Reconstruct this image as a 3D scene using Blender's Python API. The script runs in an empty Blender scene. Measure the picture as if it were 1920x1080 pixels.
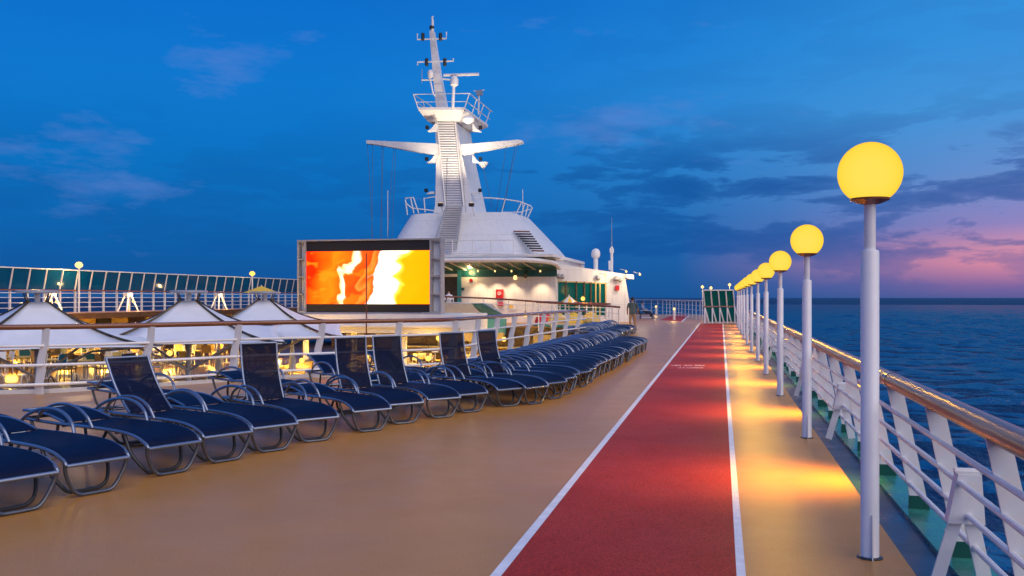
import bpy, math, random
from mathutils import Vector, Matrix
R = math.radians
random.seed(7)
scene = bpy.context.scene
col = scene.collection

# ------------------------------------------------------------------ camera
F, H, VPX, HOR = 1750.0, 1.75, 1352.0, 558.0      # focal length in photo pixels, eye height, vanishing point, horizon
PHI = math.atan((VPX - 960) / F)
cam_d = bpy.data.cameras.new('camera'); cam = bpy.data.objects.new('camera', cam_d); col.objects.link(cam)
cam_d.sensor_width = 36.0; cam_d.lens = 36.0 * F / 1920.0
cam_d.shift_y = (HOR - 540) / 1920.0
cam_d.clip_start = 0.05; cam_d.clip_end = 200000
cam.location = (0, 0, H); cam.rotation_euler = (math.pi / 2, 0, PHI)
scene.camera = cam

# ------------------------------------------------------------------ world: dusk sky
SUN_AZ = 52.0           # afterglow bearing, degrees clockwise from the ship's axis
w = bpy.data.worlds.new('World'); scene.world = w; w.use_nodes = True
nt = w.node_tree; nt.nodes.clear()
def N(t, kind, **kw):
    n = t.nodes.new(kind)
    for k, v in kw.items(): setattr(n, k, v)
    return n
def setin(n, i, v):
    n.inputs[i].default_value = v
def ramp(t, stops, interp='LINEAR'):
    n = t.nodes.new('ShaderNodeValToRGB'); cr = n.color_ramp; cr.interpolation = interp
    while len(cr.elements) < len(stops): cr.elements.new(0.5)
    for e, (p, c) in zip(cr.elements, stops):
        e.position = p; e.color = (c[0], c[1], c[2], 1) if not isinstance(c, (int, float)) else (c, c, c, 1)
    return n
def math_n(t, op, a=None, b=None, clamp=False):
    n = t.nodes.new('ShaderNodeMath'); n.operation = op; n.use_clamp = clamp
    for i, x in enumerate((a, b)):
        if x is None: continue
        if isinstance(x, (int, float)): n.inputs[i].default_value = x
        else: t.links.new(x, n.inputs[i])
    return n.outputs[0]
def mixc(t, fac, a, b, blend='MIX'):
    n = t.nodes.new('ShaderNodeMix'); n.data_type = 'RGBA'; n.blend_type = blend
    for s, x in ((n.inputs['Factor'], fac), (n.inputs[6], a), (n.inputs[7], b)):
        if isinstance(x, (int, float)): s.default_value = x
        elif isinstance(x, tuple): s.default_value = (*x, 1)
        else: t.links.new(x, s)
    return n.outputs[2]

L = nt.links
tc = N(nt, 'ShaderNodeTexCoord')
sep = N(nt, 'ShaderNodeSeparateXYZ'); L.new(tc.outputs['Generated'], sep.inputs[0])
elev = math_n(nt, 'MAXIMUM', sep.outputs['Z'], 0.0)
base = ramp(nt, [(0.0, (0.006, 0.068, 0.235)), (0.05, (0.004, 0.088, 0.31)), (0.13, (0.003, 0.130, 0.42)), (0.22, (0.004, 0.150, 0.50)), (0.33, (0.003, 0.118, 0.48)), (1.0, (0.004, 0.09, 0.36))])
L.new(elev, base.inputs[0])
# azimuth towards the afterglow
hx = math_n(nt, 'MULTIPLY', sep.outputs['X'], math.sin(R(SUN_AZ))); hy = math_n(nt, 'MULTIPLY', sep.outputs['Y'], math.cos(R(SUN_AZ)))
hd = math_n(nt, 'ADD', hx, hy)
hl = math_n(nt, 'SQRT', math_n(nt, 'MAXIMUM', math_n(nt, 'SUBTRACT', 1.0, math_n(nt, 'MULTIPLY', sep.outputs['Z'], sep.outputs['Z'])), 0.0001))
az = math_n(nt, 'DIVIDE', hd, hl)
azb = ramp(nt, [(0.0, 0.0), (0.25, 0.0), (0.45, 0.15), (0.62, 0.50), (0.75, 0.85), (0.85, 1.0), (1.0, 1.0)])       # broad paler blue
azf = ramp(nt, [(0.0, 0.0), (0.58, 0.0), (0.66, 0.16), (0.72, 0.42), (0.78, 0.82), (0.82, 1.0), (1.0, 1.0)])        # narrow afterglow
L.new(az, azf.inputs[0]); L.new(az, azb.inputs[0])
pale = ramp(nt, [(0.0, (0.010, 0.080, 0.26)), (0.05, (0.018, 0.110, 0.34)), (0.11, (0.035, 0.18, 0.46)), (0.18, (0.040, 0.235, 0.55)), (0.25, (0.022, 0.215, 0.56)), (0.36, (0.005, 0.16, 0.50)), (1.0, (0.006, 0.10, 0.40))])
L.new(elev, pale.inputs[0])
glowc = ramp(nt, [(0.0, (0.085, 0.085, 0.25)), (0.012, (0.20, 0.11, 0.28)), (0.034, (0.62, 0.22, 0.29)), (0.050, (0.50, 0.22, 0.33)), (0.070, (0.24, 0.19, 0.42)), (0.12, (0.11, 0.22, 0.49)), (0.18, (0.050, 0.24, 0.56)), (0.25, (0.028, 0.22, 0.57)), (1.0, (0.006, 0.10, 0.40))])
L.new(elev, glowc.inputs[0])
skyc = mixc(nt, azb.outputs[0], base.outputs[0], pale.outputs[0])
skyc = mixc(nt, azf.outputs[0], skyc, glowc.outputs[0])
# clouds, laid out by bearing and elevation
bear = math_n(nt, 'ARCTAN2', sep.outputs['X'], sep.outputs['Y'])
comb = N(nt, 'ShaderNodeCombineXYZ'); L.new(math_n(nt, 'MULTIPLY', bear, 5.0), comb.inputs[0]); L.new(math_n(nt, 'MULTIPLY', elev, 20.0), comb.inputs[1])
mp = N(nt, 'ShaderNodeMapping'); L.new(comb.outputs[0], mp.inputs[0])
setin(mp, 'Rotation', (0, 0, R(-6))); setin(mp, 'Location', (1.9, 2.3, 0))
n1 = N(nt, 'ShaderNodeTexNoise'); L.new(mp.outputs[0], n1.inputs['Vector'])
setin(n1, 'Scale', 1.35); setin(n1, 'Detail', 10.0); setin(n1, 'Roughness', 0.60); setin(n1, 'Distortion', 0.25)
cover = ramp(nt, [(0.0, 0.0), (0.47, 0.0), (0.52, 0.75), (0.60, 1.0)])
L.new(n1.outputs['Fac'], cover.inputs[0])
lowband = ramp(nt, [(0.0, 0.0), (0.02, 0.45), (0.05, 0.9), (0.13, 1.0), (0.165, 0.45), (0.20, 0.12), (0.5, 0.15), (1.0, 0.1)])
L.new(elev, lowband.inputs[0])
# more clouds towards the afterglow
azc = ramp(nt, [(0.0, 0.3), (0.25, 0.35), (0.45, 0.75), (0.60, 1.0), (1.0, 1.0)])
L.new(az, azc.inputs[0])
cl = math_n(nt, 'MULTIPLY', math_n(nt, 'MULTIPLY', cover.outputs[0], lowband.outputs[0]), azc.outputs[0])
cloudc = mixc(nt, azf.outputs[0], (0.004, 0.066, 0.265), (0.028, 0.085, 0.29))
skyc = mixc(nt, math_n(nt, 'MULTIPLY', cl, 0.82), skyc, cloudc)
# thin lilac wisps
mp2 = N(nt, 'ShaderNodeMapping'); L.new(comb.outputs[0], mp2.inputs[0])
setin(mp2, 'Rotation', (0, 0, R(14))); setin(mp2, 'Scale', (0.8, 0.75, 1)); setin(mp2, 'Location', (9.1, 4.7, 0))
n2 = N(nt, 'ShaderNodeTexNoise'); L.new(mp2.outputs[0], n2.inputs['Vector'])
setin(n2, 'Scale', 0.9); setin(n2, 'Detail', 8.0); setin(n2, 'Roughness', 0.62)
wisp = ramp(nt, [(0.0, 0.0), (0.58, 0.0), (0.70, 1.0)]); L.new(n2.outputs['Fac'], wisp.inputs[0])
skyc = mixc(nt, math_n(nt, 'MULTIPLY', wisp.outputs[0], 0.40), skyc, (0.11, 0.19, 0.50))
bg = N(nt, 'ShaderNodeBackground'); L.new(skyc, bg.inputs[0]); setin(bg, 1, 1.02)
out = N(nt, 'ShaderNodeOutputWorld'); L.new(bg.outputs[0], out.inputs[0])

# soft afterglow key (the sun is below the horizon to starboard; its glow is a very wide source)
sd = bpy.data.lights.new('afterglow_sun', 'SUN'); so = bpy.data.objects.new('afterglow_sun', sd); col.objects.link(so)
sd.energy = 1.9; sd.angle = R(80); sd.color = (1.0, 0.83, 0.68)
_az, _el = R(128), R(42)
so.rotation_euler = Vector((-math.sin(_az) * math.cos(_el), -math.cos(_az) * math.cos(_el), -math.sin(_el))).to_track_quat('-Z', 'Y').to_euler()

vs = scene.view_settings
vs.view_transform = 'Standard'; vs.look = 'None'; vs.exposure = 0.30; vs.gamma = 1.0; vs.use_curve_mapping = False
scene.cycles.use_denoising = True
scene.cycles.max_bounces = 6; scene.cycles.transparent_max_bounces = 12
scene.cycles.sample_clamp_indirect = 4.0
scene.cycles.caustics_reflective = False; scene.cycles.caustics_refractive = False

# ------------------------------------------------------------------ places
fv = Vector((-math.sin(PHI), math.cos(PHI), 0)); rv = Vector((math.cos(PHI), math.sin(PHI), 0)); uv = Vector((0, 0, 1)); C0 = Vector((0, 0, H))
def ray(px, py): return fv + rv * ((px - 960) / F) + uv * ((HOR - py) / F)
def G(px, py, z=0.0):                       # where the sight line meets height z
    d = ray(px, py); return C0 + d * ((z - H) / d.z)
def D(px, py, d): return C0 + ray(px, py) * d   # at a depth along the view
def SY(px, py, Y):                          # on the cross-ship plane at Y
    d = ray(px, py); return C0 + d * (Y / d.y)
def SX(px, py, X):
    d = ray(px, py); return C0 + d * (X / d.x)

# ------------------------------------------------------------------ mesh builder
class MB:
    def __init__(s): s.v, s.f = [], []
    def add(s, vs, fs):
        o = len(s.v); s.v += [tuple(p) for p in vs]; s.f += [tuple(i + o for i in f) for f in fs]; return s
    def box(s, c, size, m=None):
        x, y, z = size[0] / 2, size[1] / 2, size[2] / 2
        vs = [Vector(p) for p in ((-x,-y,-z),(x,-y,-z),(x,y,-z),(-x,y,-z),(-x,-y,z),(x,-y,z),(x,y,z),(-x,y,z))]
        if m: vs = [m @ p for p in vs]
        return s.add([p + Vector(c) for p in vs], [(3,2,1,0),(4,5,6,7),(0,1,5,4),(1,2,6,5),(2,3,7,6),(3,0,4,7)])
    def span(s, lo, hi):
        return s.box([(a + b) / 2 for a, b in zip(lo, hi)], [abs(b - a) for a, b in zip(lo, hi)])
    def beam(s, a, b, wd, ht, up=(0, 0, 1)):  # rectangular bar from a to b
        a, b = Vector(a), Vector(b); d = (b - a).normalized(); up = Vector(up)
        sd_ = d.cross(up)
        if sd_.length < 1e-5: sd_ = d.cross(Vector((0, 1, 0)))
        sd_.normalize(); u = sd_.cross(d).normalized()
        vs = [p + sd_ * (wd / 2 * i) + u * (ht / 2 * j) for p in (a, b) for i, j in ((-1,-1),(1,-1),(1,1),(-1,1))]
        return s.add(vs, [(0,1,2,3),(7,6,5,4),(0,4,5,1),(1,5,6,2),(2,6,7,3),(3,7,4,0)])
    def tube(s, pts, r, n=8, closed=False, cap=True):
        pts = [Vector(p) for p in pts]; k = len(pts); rings = []
        rr = r if isinstance(r, (list, tuple)) else [r] * k
        prev = None
        for i, p in enumerate(pts):
            if closed: t = pts[(i + 1) % k] - pts[i - 1]
            else: t = pts[min(i + 1, k - 1)] - pts[max(i - 1, 0)]
            t.normalize()
            if prev is None:
                a = Vector((0, 0, 1)) if abs(t.z) < 0.9 else Vector((1, 0, 0))
                n1_ = t.cross(a).normalized()
            else:
                n1_ = prev - t * prev.dot(t)
                if n1_.length < 1e-6: n1_ = t.orthogonal()
                n1_.normalize()
            prev = n1_; n2_ = t.cross(n1_)
            rings.append([p + (n1_ * math.cos(2 * math.pi * j / n) + n2_ * math.sin(2 * math.pi * j / n)) * rr[i] for j in range(n)])
        vs = [q for rg in rings for q in rg]; fs = []
        for i in range(k if closed else k - 1):
            a, b = i * n, ((i + 1) % k) * n
            for j in range(n): fs.append((a + j, a + (j + 1) % n, b + (j + 1) % n, b + j))
        if cap and not closed:
            fs.append(tuple(range(n - 1, -1, -1))); fs.append(tuple((k - 1) * n + j for j in range(n)))
        return s.add(vs, fs)
    def prism(s, poly, ext):                 # 3-D polygon swept by a vector
        poly = [Vector(p) for p in poly]; e = Vector(ext); n = len(poly)
        fs = [tuple(range(n - 1, -1, -1)), tuple(range(n, 2 * n))] + [(i, (i + 1) % n, n + (i + 1) % n, n + i) for i in range(n)]
        return s.add(poly + [p + e for p in poly], fs)
    def loft(s, rings, cap=True):
        n = len(rings[0]); vs = [p for rg in rings for p in rg]; fs = []
        for i in range(len(rings) - 1):
            for j in range(n): fs.append((i * n + j, i * n + (j + 1) % n, (i + 1) * n + (j + 1) % n, (i + 1) * n + j))
        if cap: fs.append(tuple(range(n - 1, -1, -1))); fs.append(tuple((len(rings) - 1) * n + j for j in range(n)))
        return s.add(vs, fs)
    def lathe(s, c, prof, n=16):
        c = Vector(c)
        return s.loft([[c + Vector((r * math.cos(2*math.pi*j/n), r * math.sin(2*math.pi*j/n), z)) for j in range(n)] for r, z in prof])
    def mesh(s, name, m, smooth=False):
        me = bpy.data.meshes.new(name); me.from_pydata(s.v, [], s.f); me.validate(); me.update()
        if m: me.materials.append(m)
        if smooth:
            me.shade_smooth()
            try: me.set_sharp_from_angle(angle=R(40))
            except Exception: pass
        return me
    def build(s, name, m, parent=None, smooth=False, bevel=0.0):
        o = bpy.data.objects.new(name, s.mesh(name, m, smooth)); col.objects.link(o)
        if bevel:
            b = o.modifiers.new('bevel', 'BEVEL'); b.width = bevel; b.segments = 2; b.limit_method = 'ANGLE'
        if parent: o.parent = parent
        return o
def tag(o, label=None, cat=None, group=None, kind=None):
    if label: o['label'] = label
    if cat: o['category'] = cat
    if group: o['group'] = group
    if kind: o['kind'] = kind
    return o
def thing(name, label, cat, loc=(0, 0, 0), rz=0, group=None):
    o = bpy.data.objects.new(name, None); col.objects.link(o); o.location = loc; o.rotation_euler = (0, 0, rz)
    o.empty_display_size = 0.2
    return tag(o, label, cat, group)
def structure(mb, name, m, parent=None, **kw): return tag(mb.build(name, m, parent, **kw), kind='structure')
def copy_tree(o, parent=None):
    c = o.copy(); col.objects.link(c); c.parent = parent
    for ch in list(o.children):
        copy_tree(ch, c)
    return c
ORD = 'zeroth first second third fourth fifth sixth seventh eighth ninth tenth eleventh twelfth thirteenth fourteenth fifteenth sixteenth seventeenth eighteenth nineteenth'.split()
def ordinal(n):
    if n < 20: return ORD[n]
    t, u = divmod(n, 10); tens = {2: 'twent', 3: 'thirt', 4: 'fort'}[t]
    return tens + 'ieth' if u == 0 else tens + 'y-' + ORD[u]
def spline(pts, k=6):                        # Catmull-Rom through points
    P = [Vector(p) for p in pts]; P = [2 * P[0] - P[1]] + P + [2 * P[-1] - P[-2]]; o = []
    for i in range(1, len(P) - 2):
        for j in range(k):
            t = j / k; a, b, c, d = P[i-1:i+3]
            o.append(0.5 * ((2 * b) + (c - a) * t + (2 * a - 5 * b + 4 * c - d) * t * t + (3 * b - a - 3 * c + d) * t ** 3))
    return o + [P[-2]]

# ------------------------------------------------------------------ materials
def material(name, c, rough=0.5, metal=0.0, var=0.0, vscale=3.0, bump=0.0, bscale=40.0, spec=0.5, c2=None, coat=0.0, detail=4.0, stretch=None, rvar=0.0, emit=None, estr=0.0):
    m = bpy.data.materials.new(name); m.use_nodes = True; t = m.node_tree; p = t.nodes['Principled BSDF']
    p.inputs['Base Color'].default_value = (*c, 1); p.inputs['Roughness'].default_value = rough; p.inputs['Metallic'].default_value = metal
    p.inputs['Specular IOR Level'].default_value = spec; p.inputs['Coat Weight'].default_value = coat; p.inputs['Coat Roughness'].default_value = 0.15
    if emit: p.inputs['Emission Color'].default_value = (*emit, 1); p.inputs['Emission Strength'].default_value = estr
    if var or c2 or bump or rvar:
        co = N(t, 'ShaderNodeTexCoord'); mpn = N(t, 'ShaderNodeMapping'); t.links.new(co.outputs['Object'], mpn.inputs[0])
        if stretch: setin(mpn, 'Scale', stretch)
        if var or c2 or rvar:
            nz = N(t, 'ShaderNodeTexNoise'); t.links.new(mpn.outputs[0], nz.inputs['Vector']); setin(nz, 'Scale', vscale); setin(nz, 'Detail', detail); setin(nz, 'Roughness', 0.6)
            if c2: a, b = c, c2
            else: a, b = tuple(x * (1 - var) for x in c), tuple(min(x * (1 + var), 1) for x in c)
            rp = ramp(t, [(0.32, a), (0.68, b)]); t.links.new(nz.outputs['Fac'], rp.inputs[0]); t.links.new(rp.outputs[0], p.inputs['Base Color'])
            if rvar:
                rr = ramp(t, [(0.3, max(rough - rvar, 0.02)), (0.7, rough + rvar)]); t.links.new(nz.outputs['Fac'], rr.inputs[0]); t.links.new(rr.outputs[0], p.inputs['Roughness'])
        if bump:
            bz = N(t, 'ShaderNodeTexNoise'); t.links.new(mpn.outputs[0], bz.inputs['Vector']); setin(bz, 'Scale', bscale); setin(bz, 'Detail', 3.0)
            bn = N(t, 'ShaderNodeBump'); setin(bn, 'Strength', bump); setin(bn, 'Distance', 0.01); t.links.new(bz.outputs['Fac'], bn.inputs['Height']); t.links.new(bn.outputs[0], p.inputs['Normal'])
    return m
def emission(name, c, s):
    m = bpy.data.materials.new(name); m.use_nodes = True; t = m.node_tree; t.nodes.clear()
    e = N(t, 'ShaderNodeEmission'); setin(e, 0, (*c, 1)); setin(e, 1, s); o = N(t, 'ShaderNodeOutputMaterial'); t.links.new(e.outputs[0], o.inputs[0]); return m

M = {}
M['white'] = material('white_paint', (0.74, 0.73, 0.72), 0.38, var=0.07, vscale=1.3, bump=0.05, bscale=30)
M['white_worn'] = material('white_paint_worn', (0.70, 0.69, 0.68), 0.42, var=0.12, vscale=0.6, stretch=(1, 1, 0.35), bump=0.08, bscale=12)
M['steelwhite'] = material('white_gloss', (0.78, 0.77, 0.77), 0.25, var=0.05, vscale=2.0)
M['sleeve'] = material('pole_metal', (0.82, 0.81, 0.81), 0.28, metal=0.0, var=0.05, vscale=2.0)
M['wood'] = material('varnished_wood', (0.20, 0.062, 0.018), 0.22, var=0.25, vscale=3.0, stretch=(14, 1.2, 14), coat=0.6)
M['wood_pale'] = material('weathered_rail_wood', (0.26, 0.10, 0.045), 0.34, var=0.22, vscale=3.0, stretch=(14, 1.0, 14), coat=0.35)
M['line'] = material('line_paint', (0.78, 0.78, 0.80), 0.5, var=0.10, vscale=9.0)
M['teal'] = material('teal_paint', (0.008, 0.10, 0.11), 0.4, var=0.15, vscale=1.0)
M['turq'] = material('turquoise_paint', (0.02, 0.26, 0.30), 0.4, var=0.12, vscale=0.8)
M['green_kerb'] = material('green_deck_paint', (0.03, 0.20, 0.15), 0.28, var=0.35, vscale=2.5, rvar=0.12, bump=0.1, bscale=25)
M['green_foot'] = material('dark_green_paint', (0.006, 0.085, 0.062), 0.35)
M['blue_gutter'] = material('blue_gutter_paint', (0.008, 0.045, 0.14), 0.32, spec=0.2, c2=(0.02, 0.07, 0.13), vscale=1.6, rvar=0.12, bump=0.12, bscale=18)
M['black'] = material('black_housing', (0.012, 0.012, 0.013), 0.5)
M['grey'] = material('grey_metal', (0.34, 0.34, 0.36), 0.4, metal=0.1, var=0.1)
M['dark'] = material('dark_interior', (0.03, 0.025, 0.02), 0.6, var=0.3)
M['frame'] = material('lounger_frame', (0.24, 0.28, 0.36), 0.24, metal=0.7, var=0.08)
M['rubber'] = material('dark_tube', (0.05, 0.055, 0.065), 0.35, metal=0.3)
M['red'] = material('red_cabinet', (0.50, 0.012, 0.015), 0.35)
M['cream'] = material('cream_wall', (0.60, 0.42, 0.14), 0.5, var=0.15, vscale=1.5)
M['brownwood'] = material('brown_wood', (0.075, 0.034, 0.012), 0.4, var=0.3, vscale=2.0)
M['warmplastic'] = material('yellow_plastic', (0.62, 0.42, 0.10), 0.5, var=0.2)
M['skin'] = material('skin', (0.38, 0.22, 0.15), 0.5)
M['hair'] = material('hair', (0.02, 0.015, 0.012), 0.6)
M['shirt'] = material('grey_green_shirt', (0.075, 0.105, 0.10), 0.8, var=0.15, vscale=6)
M['khaki'] = material('khaki_trousers', (0.34, 0.21, 0.10), 0.8, var=0.15, vscale=6)
M['blueshirt'] = material('pale_blue_shirt', (0.25, 0.34, 0.55), 0.8, var=0.15, vscale=6)
M['whiteshirt'] = material('white_shirt', (0.75, 0.75, 0.78), 0.8)
M['jeans'] = material('dark_trousers', (0.02, 0.025, 0.05), 0.8)
M['bulb'] = emission('warm_bulb', (1.0, 0.56, 0.10), 1.7)
M['bulbw'] = emission('white_bulb', (1.0, 0.62, 0.22), 1.7)

def plating(name, c):
    # painted steel: faint plate seams, rain streaks and a little rust
    m = material(name, c, 0.42, bump=0.08, bscale=12); t = m.node_tree; p = t.nodes['Principled BSDF']
    co = N(t, 'ShaderNodeTexCoord'); sp = N(t, 'ShaderNodeSeparateXYZ'); t.links.new(co.outputs['Object'], sp.inputs[0])
    cb = N(t, 'ShaderNodeCombineXYZ'); t.links.new(math_n(t, 'ADD', sp.outputs['X'], math_n(t, 'MULTIPLY', sp.outputs['Y'], 0.6)), cb.inputs[0]); t.links.new(sp.outputs['Z'], cb.inputs[1])
    bk_ = N(t, 'ShaderNodeTexBrick'); t.links.new(cb.outputs[0], bk_.inputs['Vector']); setin(bk_, 'Scale', 1.0); setin(bk_, 'Mortar Size', 0.012); setin(bk_, 'Mortar Smooth', 0.3); setin(bk_, 'Brick Width', 1.9); setin(bk_, 'Row Height', 1.25)
    setin(bk_, 'Color1', (*c, 1)); setin(bk_, 'Color2', (*[x * .955 for x in c], 1)); setin(bk_, 'Mortar', (*[x * .72 for x in c], 1))
    mpn = N(t, 'ShaderNodeMapping'); t.links.new(co.outputs['Object'], mpn.inputs[0]); setin(mpn, 'Scale', (2.6, 2.6, 0.16))
    nz = N(t, 'ShaderNodeTexNoise'); t.links.new(mpn.outputs[0], nz.inputs['Vector']); setin(nz, 'Scale', 1.6); setin(nz, 'Detail', 7.0); setin(nz, 'Roughness', 0.65)
    r1 = ramp(t, [(0.0, 0.0), (0.52, 0.0), (0.72, 1.0)]); t.links.new(nz.outputs['Fac'], r1.inputs[0])
    cc = mixc(t, math_n(t, 'MULTIPLY', r1.outputs[0], 0.30), bk_.outputs['Color'], (0.36, 0.30, 0.24))
    t.links.new(cc, p.inputs['Base Color']); return m
def deck_mat(name, c, c2, rough, speck=0.0, spec=0.45):
    m = bpy.data.materials.new(name); m.use_nodes = True; t = m.node_tree; p = t.nodes['Principled BSDF']
    co = N(t, 'ShaderNodeTexCoord')
    big = N(t, 'ShaderNodeTexNoise'); t.links.new(co.outputs['Object'], big.inputs['Vector']); setin(big, 'Scale', 0.55); setin(big, 'Detail', 8.0); setin(big, 'Roughness', 0.62)
    rp = ramp(t, [(0.30, c), (0.70, c2)]); t.links.new(big.outputs['Fac'], rp.inputs[0])
    fine = N(t, 'ShaderNodeTexNoise'); t.links.new(co.outputs['Object'], fine.inputs['Vector']); setin(fine, 'Scale', 95.0); setin(fine, 'Detail', 3.0)
    fr = ramp(t, [(0.35, 1.0 - speck), (0.65, 1.0 + speck)]); t.links.new(fine.outputs['Fac'], fr.inputs[0])
    cc = mixc(t, 1.0, rp.outputs[0], fr.outputs[0], 'MULTIPLY')
    # scuffs
    sc = N(t, 'ShaderNodeTexNoise'); t.links.new(co.outputs['Object'], sc.inputs['Vector']); setin(sc, 'Scale', 1.7); setin(sc, 'Detail', 9.0); setin(sc, 'Roughness', 0.72)
    sr = ramp(t, [(0.0, 0.0), (0.60, 0.0), (0.75, 1.0)]); t.links.new(sc.outputs['Fac'], sr.inputs[0])
    cc = mixc(t, math_n(t, 'MULTIPLY', sr.outputs[0], 0.10), cc, tuple(x * 0.6 for x in c))
    t.links.new(cc, p.inputs['Base Color'])
    rr = ramp(t, [(0.3, rough - 0.045), (0.7, rough + 0.045)]); t.links.new(sc.outputs['Fac'], rr.inputs[0]); t.links.new(rr.outputs[0], p.inputs['Roughness'])
    mb_ = N(t, 'ShaderNodeTexNoise'); t.links.new(co.outputs['Object'], mb_.inputs['Vector']); setin(mb_, 'Scale', 6.0); setin(mb_, 'Detail', 5.0)
    hsum = math_n(t, 'ADD', math_n(t, 'MULTIPLY', fine.outputs['Fac'], 0.10), math_n(t, 'MULTIPLY', mb_.outputs['Fac'], 0.5))
    bn = N(t, 'ShaderNodeBump'); setin(bn, 'Strength', 0.10); setin(bn, 'Distance', 0.012); t.links.new(hsum, bn.inputs['Height']); t.links.new(bn.outputs[0], p.inputs['Normal'])
    p.inputs['Specular IOR Level'].default_value = spec
    return m
M['white_worn'] = plating('white_paint_worn', (0.72, 0.71, 0.70))
M['deck'] = deck_mat('tan_deck_coating', (0.45, 0.205, 0.047), (0.54, 0.250, 0.060), 0.33, 0.17, spec=0.20)
M['track'] = deck_mat('red_track_coating', (0.34, 0.028, 0.014), (0.44, 0.046, 0.022), 0.55, 0.45, spec=0.10)

# ================================================================== sea, decks, track
def sea_mat(near=False):
    m = bpy.data.materials.new('sea_water'); m.use_nodes = True; t = m.node_tree; p = t.nodes['Principled BSDF']
    p.inputs['Base Color'].default_value = (0.002, 0.030, 0.092, 1); p.inputs['Roughness'].default_value = 0.10 if near else 0.32; p.inputs['IOR'].default_value = 1.33; p.inputs['Specular IOR Level'].default_value = 0.22 if near else 0.30
    co = N(t, 'ShaderNodeTexCoord'); hs = None
    for sc, amp, st in (((0.40, .26, (1, .6, 1)), (1.2, .10, (1, .7, 1))) if near else ((0.030, 1.0, (1, 0.55, 1)), (0.11, 0.42, (1, 0.6, 1)), (0.40, 0.16, (1, 0.7, 1)))):
        mpn = N(t, 'ShaderNodeMapping'); t.links.new(co.outputs['Object'], mpn.inputs[0]); setin(mpn, 'Rotation', (0, 0, R(62))); setin(mpn, 'Scale', st)
        nz = N(t, 'ShaderNodeTexNoise'); t.links.new(mpn.outputs[0], nz.inputs['Vector']); setin(nz, 'Scale', sc); setin(nz, 'Detail', 4.0); setin(nz, 'Roughness', 0.6); setin(nz, 'Distortion', 0.4)
        h = math_n(t, 'MULTIPLY', nz.outputs['Fac'], amp); hs = h if hs is None else math_n(t, 'ADD', hs, h)
    bn = N(t, 'ShaderNodeBump'); setin(bn, 'Strength', 1.0); setin(bn, 'Distance', 2.5 if near else 14.0); t.links.new(hs, bn.inputs['Height']); t.links.new(bn.outputs[0], p.inputs['Normal'])
    # a wind-roughened sea mirrors far less of the low sky than calm water: facets tilt to the viewer and shade each other
    out_ = t.nodes['Material Output']; df = N(t, 'ShaderNodeBsdfDiffuse'); setin(df, 0, (0.003, 0.030, 0.098, 1)); gs = N(t, 'ShaderNodeBsdfGlossy'); setin(gs, 'Roughness', 0.14 if near else 0.3)
    frn = N(t, 'ShaderNodeFresnel'); setin(frn, 'IOR', 1.33); t.links.new(bn.outputs[0], frn.inputs['Normal']); t.links.new(bn.outputs[0], gs.inputs['Normal']); t.links.new(bn.outputs[0], df.inputs['Normal'])
    mx = N(t, 'ShaderNodeMixShader'); t.links.new(math_n(t, 'MINIMUM', math_n(t, 'MULTIPLY', frn.outputs[0], 0.55), 0.40 if near else 0.25), mx.inputs[0]); t.links.new(df.outputs[0], mx.inputs[1]); t.links.new(gs.outputs[0], mx.inputs[2]); t.links.new(mx.outputs[0], out_.inputs[0])
    return m
SEA = -28.0
import numpy as np
def sea_waves():
    rg = np.random.default_rng(2); nr, na = 900, 300
    r = 95.0 * (4200.0 / 95.0) ** (np.arange(nr) / (nr - 1.0)); a = np.radians(np.linspace(-6.0, 34.0, na))      # bearings from the ship's axis
    Rr, Aa = np.meshgrid(r, a, indexing='ij'); X = Rr * np.sin(Aa); Y = Rr * np.cos(Aa); Z = np.zeros_like(X)
    cell = np.maximum(Rr * math.log(4200.0 / 95.0) / nr, Rr * math.radians(40.0) / na)
    for i in range(90):
        lam = 2.6 * (46.0 / 2.6) ** rg.random(); th = math.radians(68) + rg.normal(0, .55); k_ = 2 * math.pi / lam
        amp = .0105 * lam ** .92 * rg.uniform(.4, 1.0) * 1.45; ph = rg.random() * 6.28
        damp = np.clip((lam / cell - 2.2) / 2.0, 0, 1)
        Z += amp * damp * (1 - 2 * np.abs(np.sin((k_ * (X * math.cos(th) + Y * math.sin(th)) + ph) / 2)) ** 1.5)
    gust = 1 + .35 * np.sin(X / 90 + 2 * np.sin(Y / 150)) * np.sin(Y / 120 + 1)
    edge = np.clip((np.arange(nr)[:, None]) / 20.0, 0, 1) * np.clip((nr - 1 - np.arange(nr)[:, None]) / 250.0, 0, 1) * np.clip(np.minimum(np.arange(na), na - 1 - np.arange(na))[None, :] / 10.0, 0, 1)
    Z = SEA + .9 * edge + Z * gust * edge
    co = np.stack([X, Y, Z], -1).reshape(-1, 3)
    idx = np.arange(nr * na).reshape(nr, na); q = np.stack([idx[:-1, :-1], idx[:-1, 1:], idx[1:, 1:], idx[1:, :-1]], -1).reshape(-1, 4)[:, ::-1]
    me = bpy.data.meshes.new('sea_waves'); me.vertices.add(len(co)); me.vertices.foreach_set('co', co.ravel())
    me.loops.add(q.size); me.loops.foreach_set('vertex_index', q.ravel().astype(np.int32)); me.polygons.add(len(q)); me.polygons.foreach_set('loop_start', np.arange(0, q.size, 4, dtype=np.int32))
    me.update(calc_edges=True); me.shade_smooth(); me.materials.append(sea_mat(True))
    o = bpy.data.objects.new('sea_waves', me); col.objects.link(o); return tag(o, kind='structure')
sea_waves()
structure(MB().add([(-90000, -90000, SEA), (90000, -90000, SEA), (90000, 90000, SEA), (-90000, 90000, SEA)], [(0, 1, 2, 3)]), 'sea', sea_mat())
structure(MB().span((-33.5, -30, SEA - 2), (1.70, 110, -3.05)), 'hull', M['white'])
LOW = -2.9
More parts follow.
